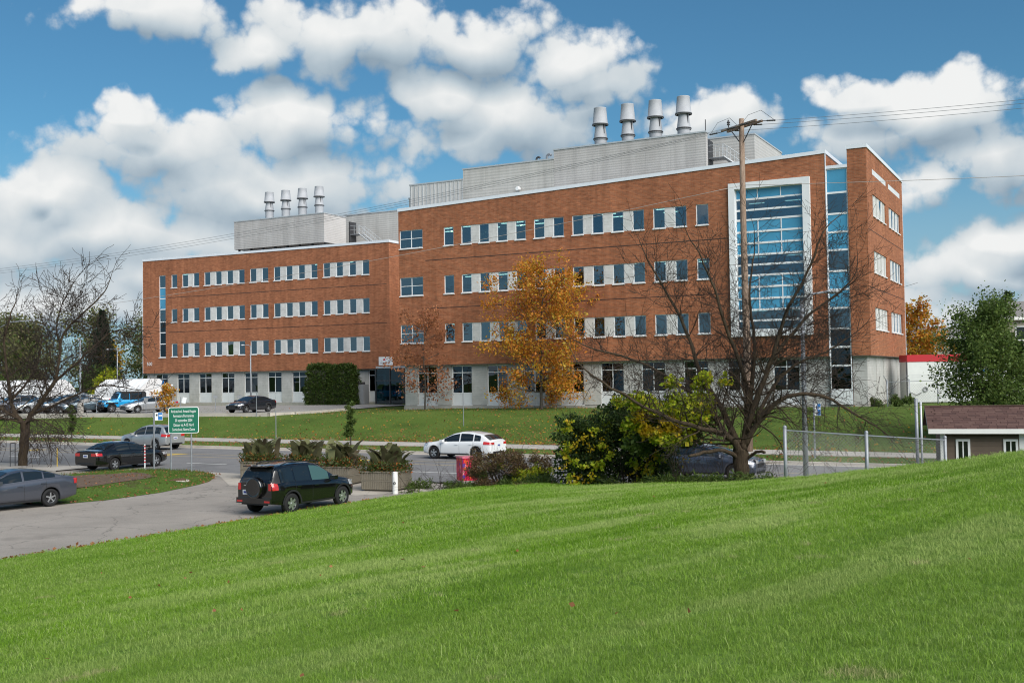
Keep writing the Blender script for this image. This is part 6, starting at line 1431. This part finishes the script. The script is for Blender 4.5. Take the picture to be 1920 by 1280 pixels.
def scatter_grass(name, base_me, rings, lbl):
    for i, (d0, d1, dens, nb, rad, hgt, wid) in enumerate(rings):
        Vb = np.array([v.co[:] for v in base_me.vertices]); Fb = np.array([p.vertices[:] for p in base_me.polygons]); C = Vb[Fb].mean(1); dist = np.hypot(C[:, 0], C[:, 1])
        az = np.arctan2(C[:, 0], C[:, 1]); ok = (dist >= d0) & (dist < d1) & (np.abs(az) < .56) & (C[:, 2] > .01)
        F = Fb[ok]; used = np.unique(F); mp = -np.ones(len(Vb), int); mp[used] = np.arange(len(used))
        me = np_mesh(name, Vb[used], mp[F], M['grass_blade']); o = link(name, me); tag(o, lbl, 'grass', kind='stuff')
        ng = bpy.data.node_groups.new(name+'_scatter', 'GeometryNodeTree'); ng.interface.new_socket('Geometry', in_out='INPUT', socket_type='NodeSocketGeometry'); ng.interface.new_socket('Geometry', in_out='OUTPUT', socket_type='NodeSocketGeometry')
        gi = ng.nodes.new('NodeGroupInput'); go = ng.nodes.new('NodeGroupOutput'); dp = ng.nodes.new('GeometryNodeDistributePointsOnFaces'); dp.inputs['Density'].default_value = dens; dp.inputs['Seed'].default_value = i
        ng.links.new(gi.outputs[0], dp.inputs['Mesh']); ip = ng.nodes.new('GeometryNodeInstanceOnPoints'); ng.links.new(dp.outputs['Points'], ip.inputs['Points'])
        jn = ng.nodes.new('GeometryNodeGeometryToInstance')
        for k in range(3):
            t = tuft(nb, rad, hgt, wid); oi = ng.nodes.new('GeometryNodeObjectInfo'); oi.inputs['Object'].default_value = t; oi.inputs['As Instance'].default_value = True; ng.links.new(oi.outputs['Geometry'], jn.inputs[0])
        ng.links.new(jn.outputs[0], ip.inputs['Instance']); ip.inputs['Pick Instance'].default_value = True
        rz = ng.nodes.new('FunctionNodeRandomValue'); rz.data_type = 'FLOAT_VECTOR'; rz.inputs[0].default_value = (-.15, -.15, 0); rz.inputs[1].default_value = (.15, .15, 6.283); ng.links.new(rz.outputs[0], ip.inputs['Rotation'])
        rs_ = ng.nodes.new('FunctionNodeRandomValue'); rs_.data_type = 'FLOAT'; rs_.inputs[2].default_value = .7; rs_.inputs[3].default_value = 1.3; ng.links.new(rs_.outputs[1], ip.inputs['Scale'])
        ng.links.new(ip.outputs[0], go.inputs[0]); md = o.modifiers.new('scatter', 'NODES'); md.node_group = ng
random.seed(5)
scatter_grass('grass', lawn_me, [(3.5, 9, 300, 28, .085, .025, .0014), (9, 18, 140, 30, .12, .027, .0020), (18, 31, 60, 32, .19, .031, .0032), (31, 47, 26, 34, .28, .04, .0045)], 'short mown green grass of the foreground slope')
scatter_grass('grass', lawn_me, [(3.5, 14, 5, 16, .09, .046, .0018), (14, 40, 2, 18, .12, .05, .003)], 'taller tufts of grass in the foreground slope')
def fallen(name, n, fn, size, mat, lbl):
    P = []
    while len(P) < n:
        p = fn()
        if p is not None: P.append(p)
    o = link(name, leaf_mesh(name, P, size, M[mat], aspect=.75, flat=.75)); return tag(o, lbl, 'leaves', kind='stuff')
def f1():
    y = 6.5+40*random.random()**1.1; x = random.uniform(-.5, .52)*y; z = hillz(x, y)
    return (x, y, z+.05) if z > .05 else None
fallen('fallen_leaves', 90, f1, .046, 'leaf_rust', 'scattered brown leaves on the foreground lawn')
def f2():
    u, v = random.uniform(-50, 45), 3.5+22*random.random()**2.2; p = rw(u, v); d = min(abs(u+8)+abs(v-6)*.3, 30)
    if random.random() > math.exp(-abs(u-2)/18.): return None
    return (p[0], p[1], z_far(u, v)+.06)
fallen('fallen_leaves', 4600, f2, .10, 'leaf_rust', 'brown leaves strewn over the berm below the building'); fallen('fallen_leaves', 2400, f2, .10, 'leaf_gold', 'yellow leaves strewn over the berm below the building')
def f3():
    u, v = random.uniform(-50, 45), random.uniform(-.3, 1.5); p = rw(u, v); return (p[0], p[1], z_far(u, v)+.04)
fallen('fallen_leaves', 2600, f3, .10, 'leaf_rust', 'brown leaves on the verge between kerb and pavement')
def f4():
    i = random.randrange(len(isl)); a = np.array(isl[i]); b = np.array(isl[(i+1) % len(isl)]); c = np.mean(np.array(isl), 0); t = random.random(); s = random.random()**2.5; p = (a+(b-a)*t)*(1-s)+c*s
    return (p[0]+random.gauss(0, .15), p[1]+random.gauss(0, .15), .03+.22*sst(s*2.2))
fallen('fallen_leaves', 1100, f4, .08, 'leaf_rust', 'brown leaves gathered on the grass island by the sign'); 
def f5():
    t = random.random(); x, y = -13.3+8*t+random.gauss(.0, .25), 28.7+13.1*t; return (x, y, max(.02, hillz(x, y)+.04))
fallen('fallen_leaves', 260, f5, .10, 'leaf_rust', 'brown leaves along the lawn edge by the black SUV')
# short rough turf on the far berm and the island
def turf(name, n, fn, size, mat, lbl):
    P = [fn() for _ in range(n)]; o = link(name, leaf_mesh(name, P, size, M[mat], aspect=.10, droop=-1.2)); tag(o, lbl, 'grass', kind='stuff')
leafmat('turf_blades', [(.065, .115, .016), (.09, .145, .022), (.12, .17, .036), (.075, .125, .018)])
def t1():
    u, v = random.uniform(-52, 48), random.uniform(3.5, 24); p = rw(u, v); return (p[0], p[1], z_far(u, v)-.02)
turf('berm_grass', 60000, t1, .13, 'turf_blades', 'rough grass of the berm below the building')
def t2():
    i = random.randrange(len(isl)); a = np.array(isl[i]); b = np.array(isl[(i+1) % len(isl)]); c = np.mean(np.array(isl), 0); t = random.random(); s = 1-math.sqrt(random.random())*.97; p = (a+(b-a)*t)*(1-s)+c*s
    return (p[0], p[1], .0+.22*sst(s*2.2))
def t2b():
    while True:
        p = t2()
        if not in_soil(p[0], p[1]) or random.random() < .12: return p
turf('island_grass', 9000, t2b, .11, 'turf_blades', 'rough grass of the island under the green sign')
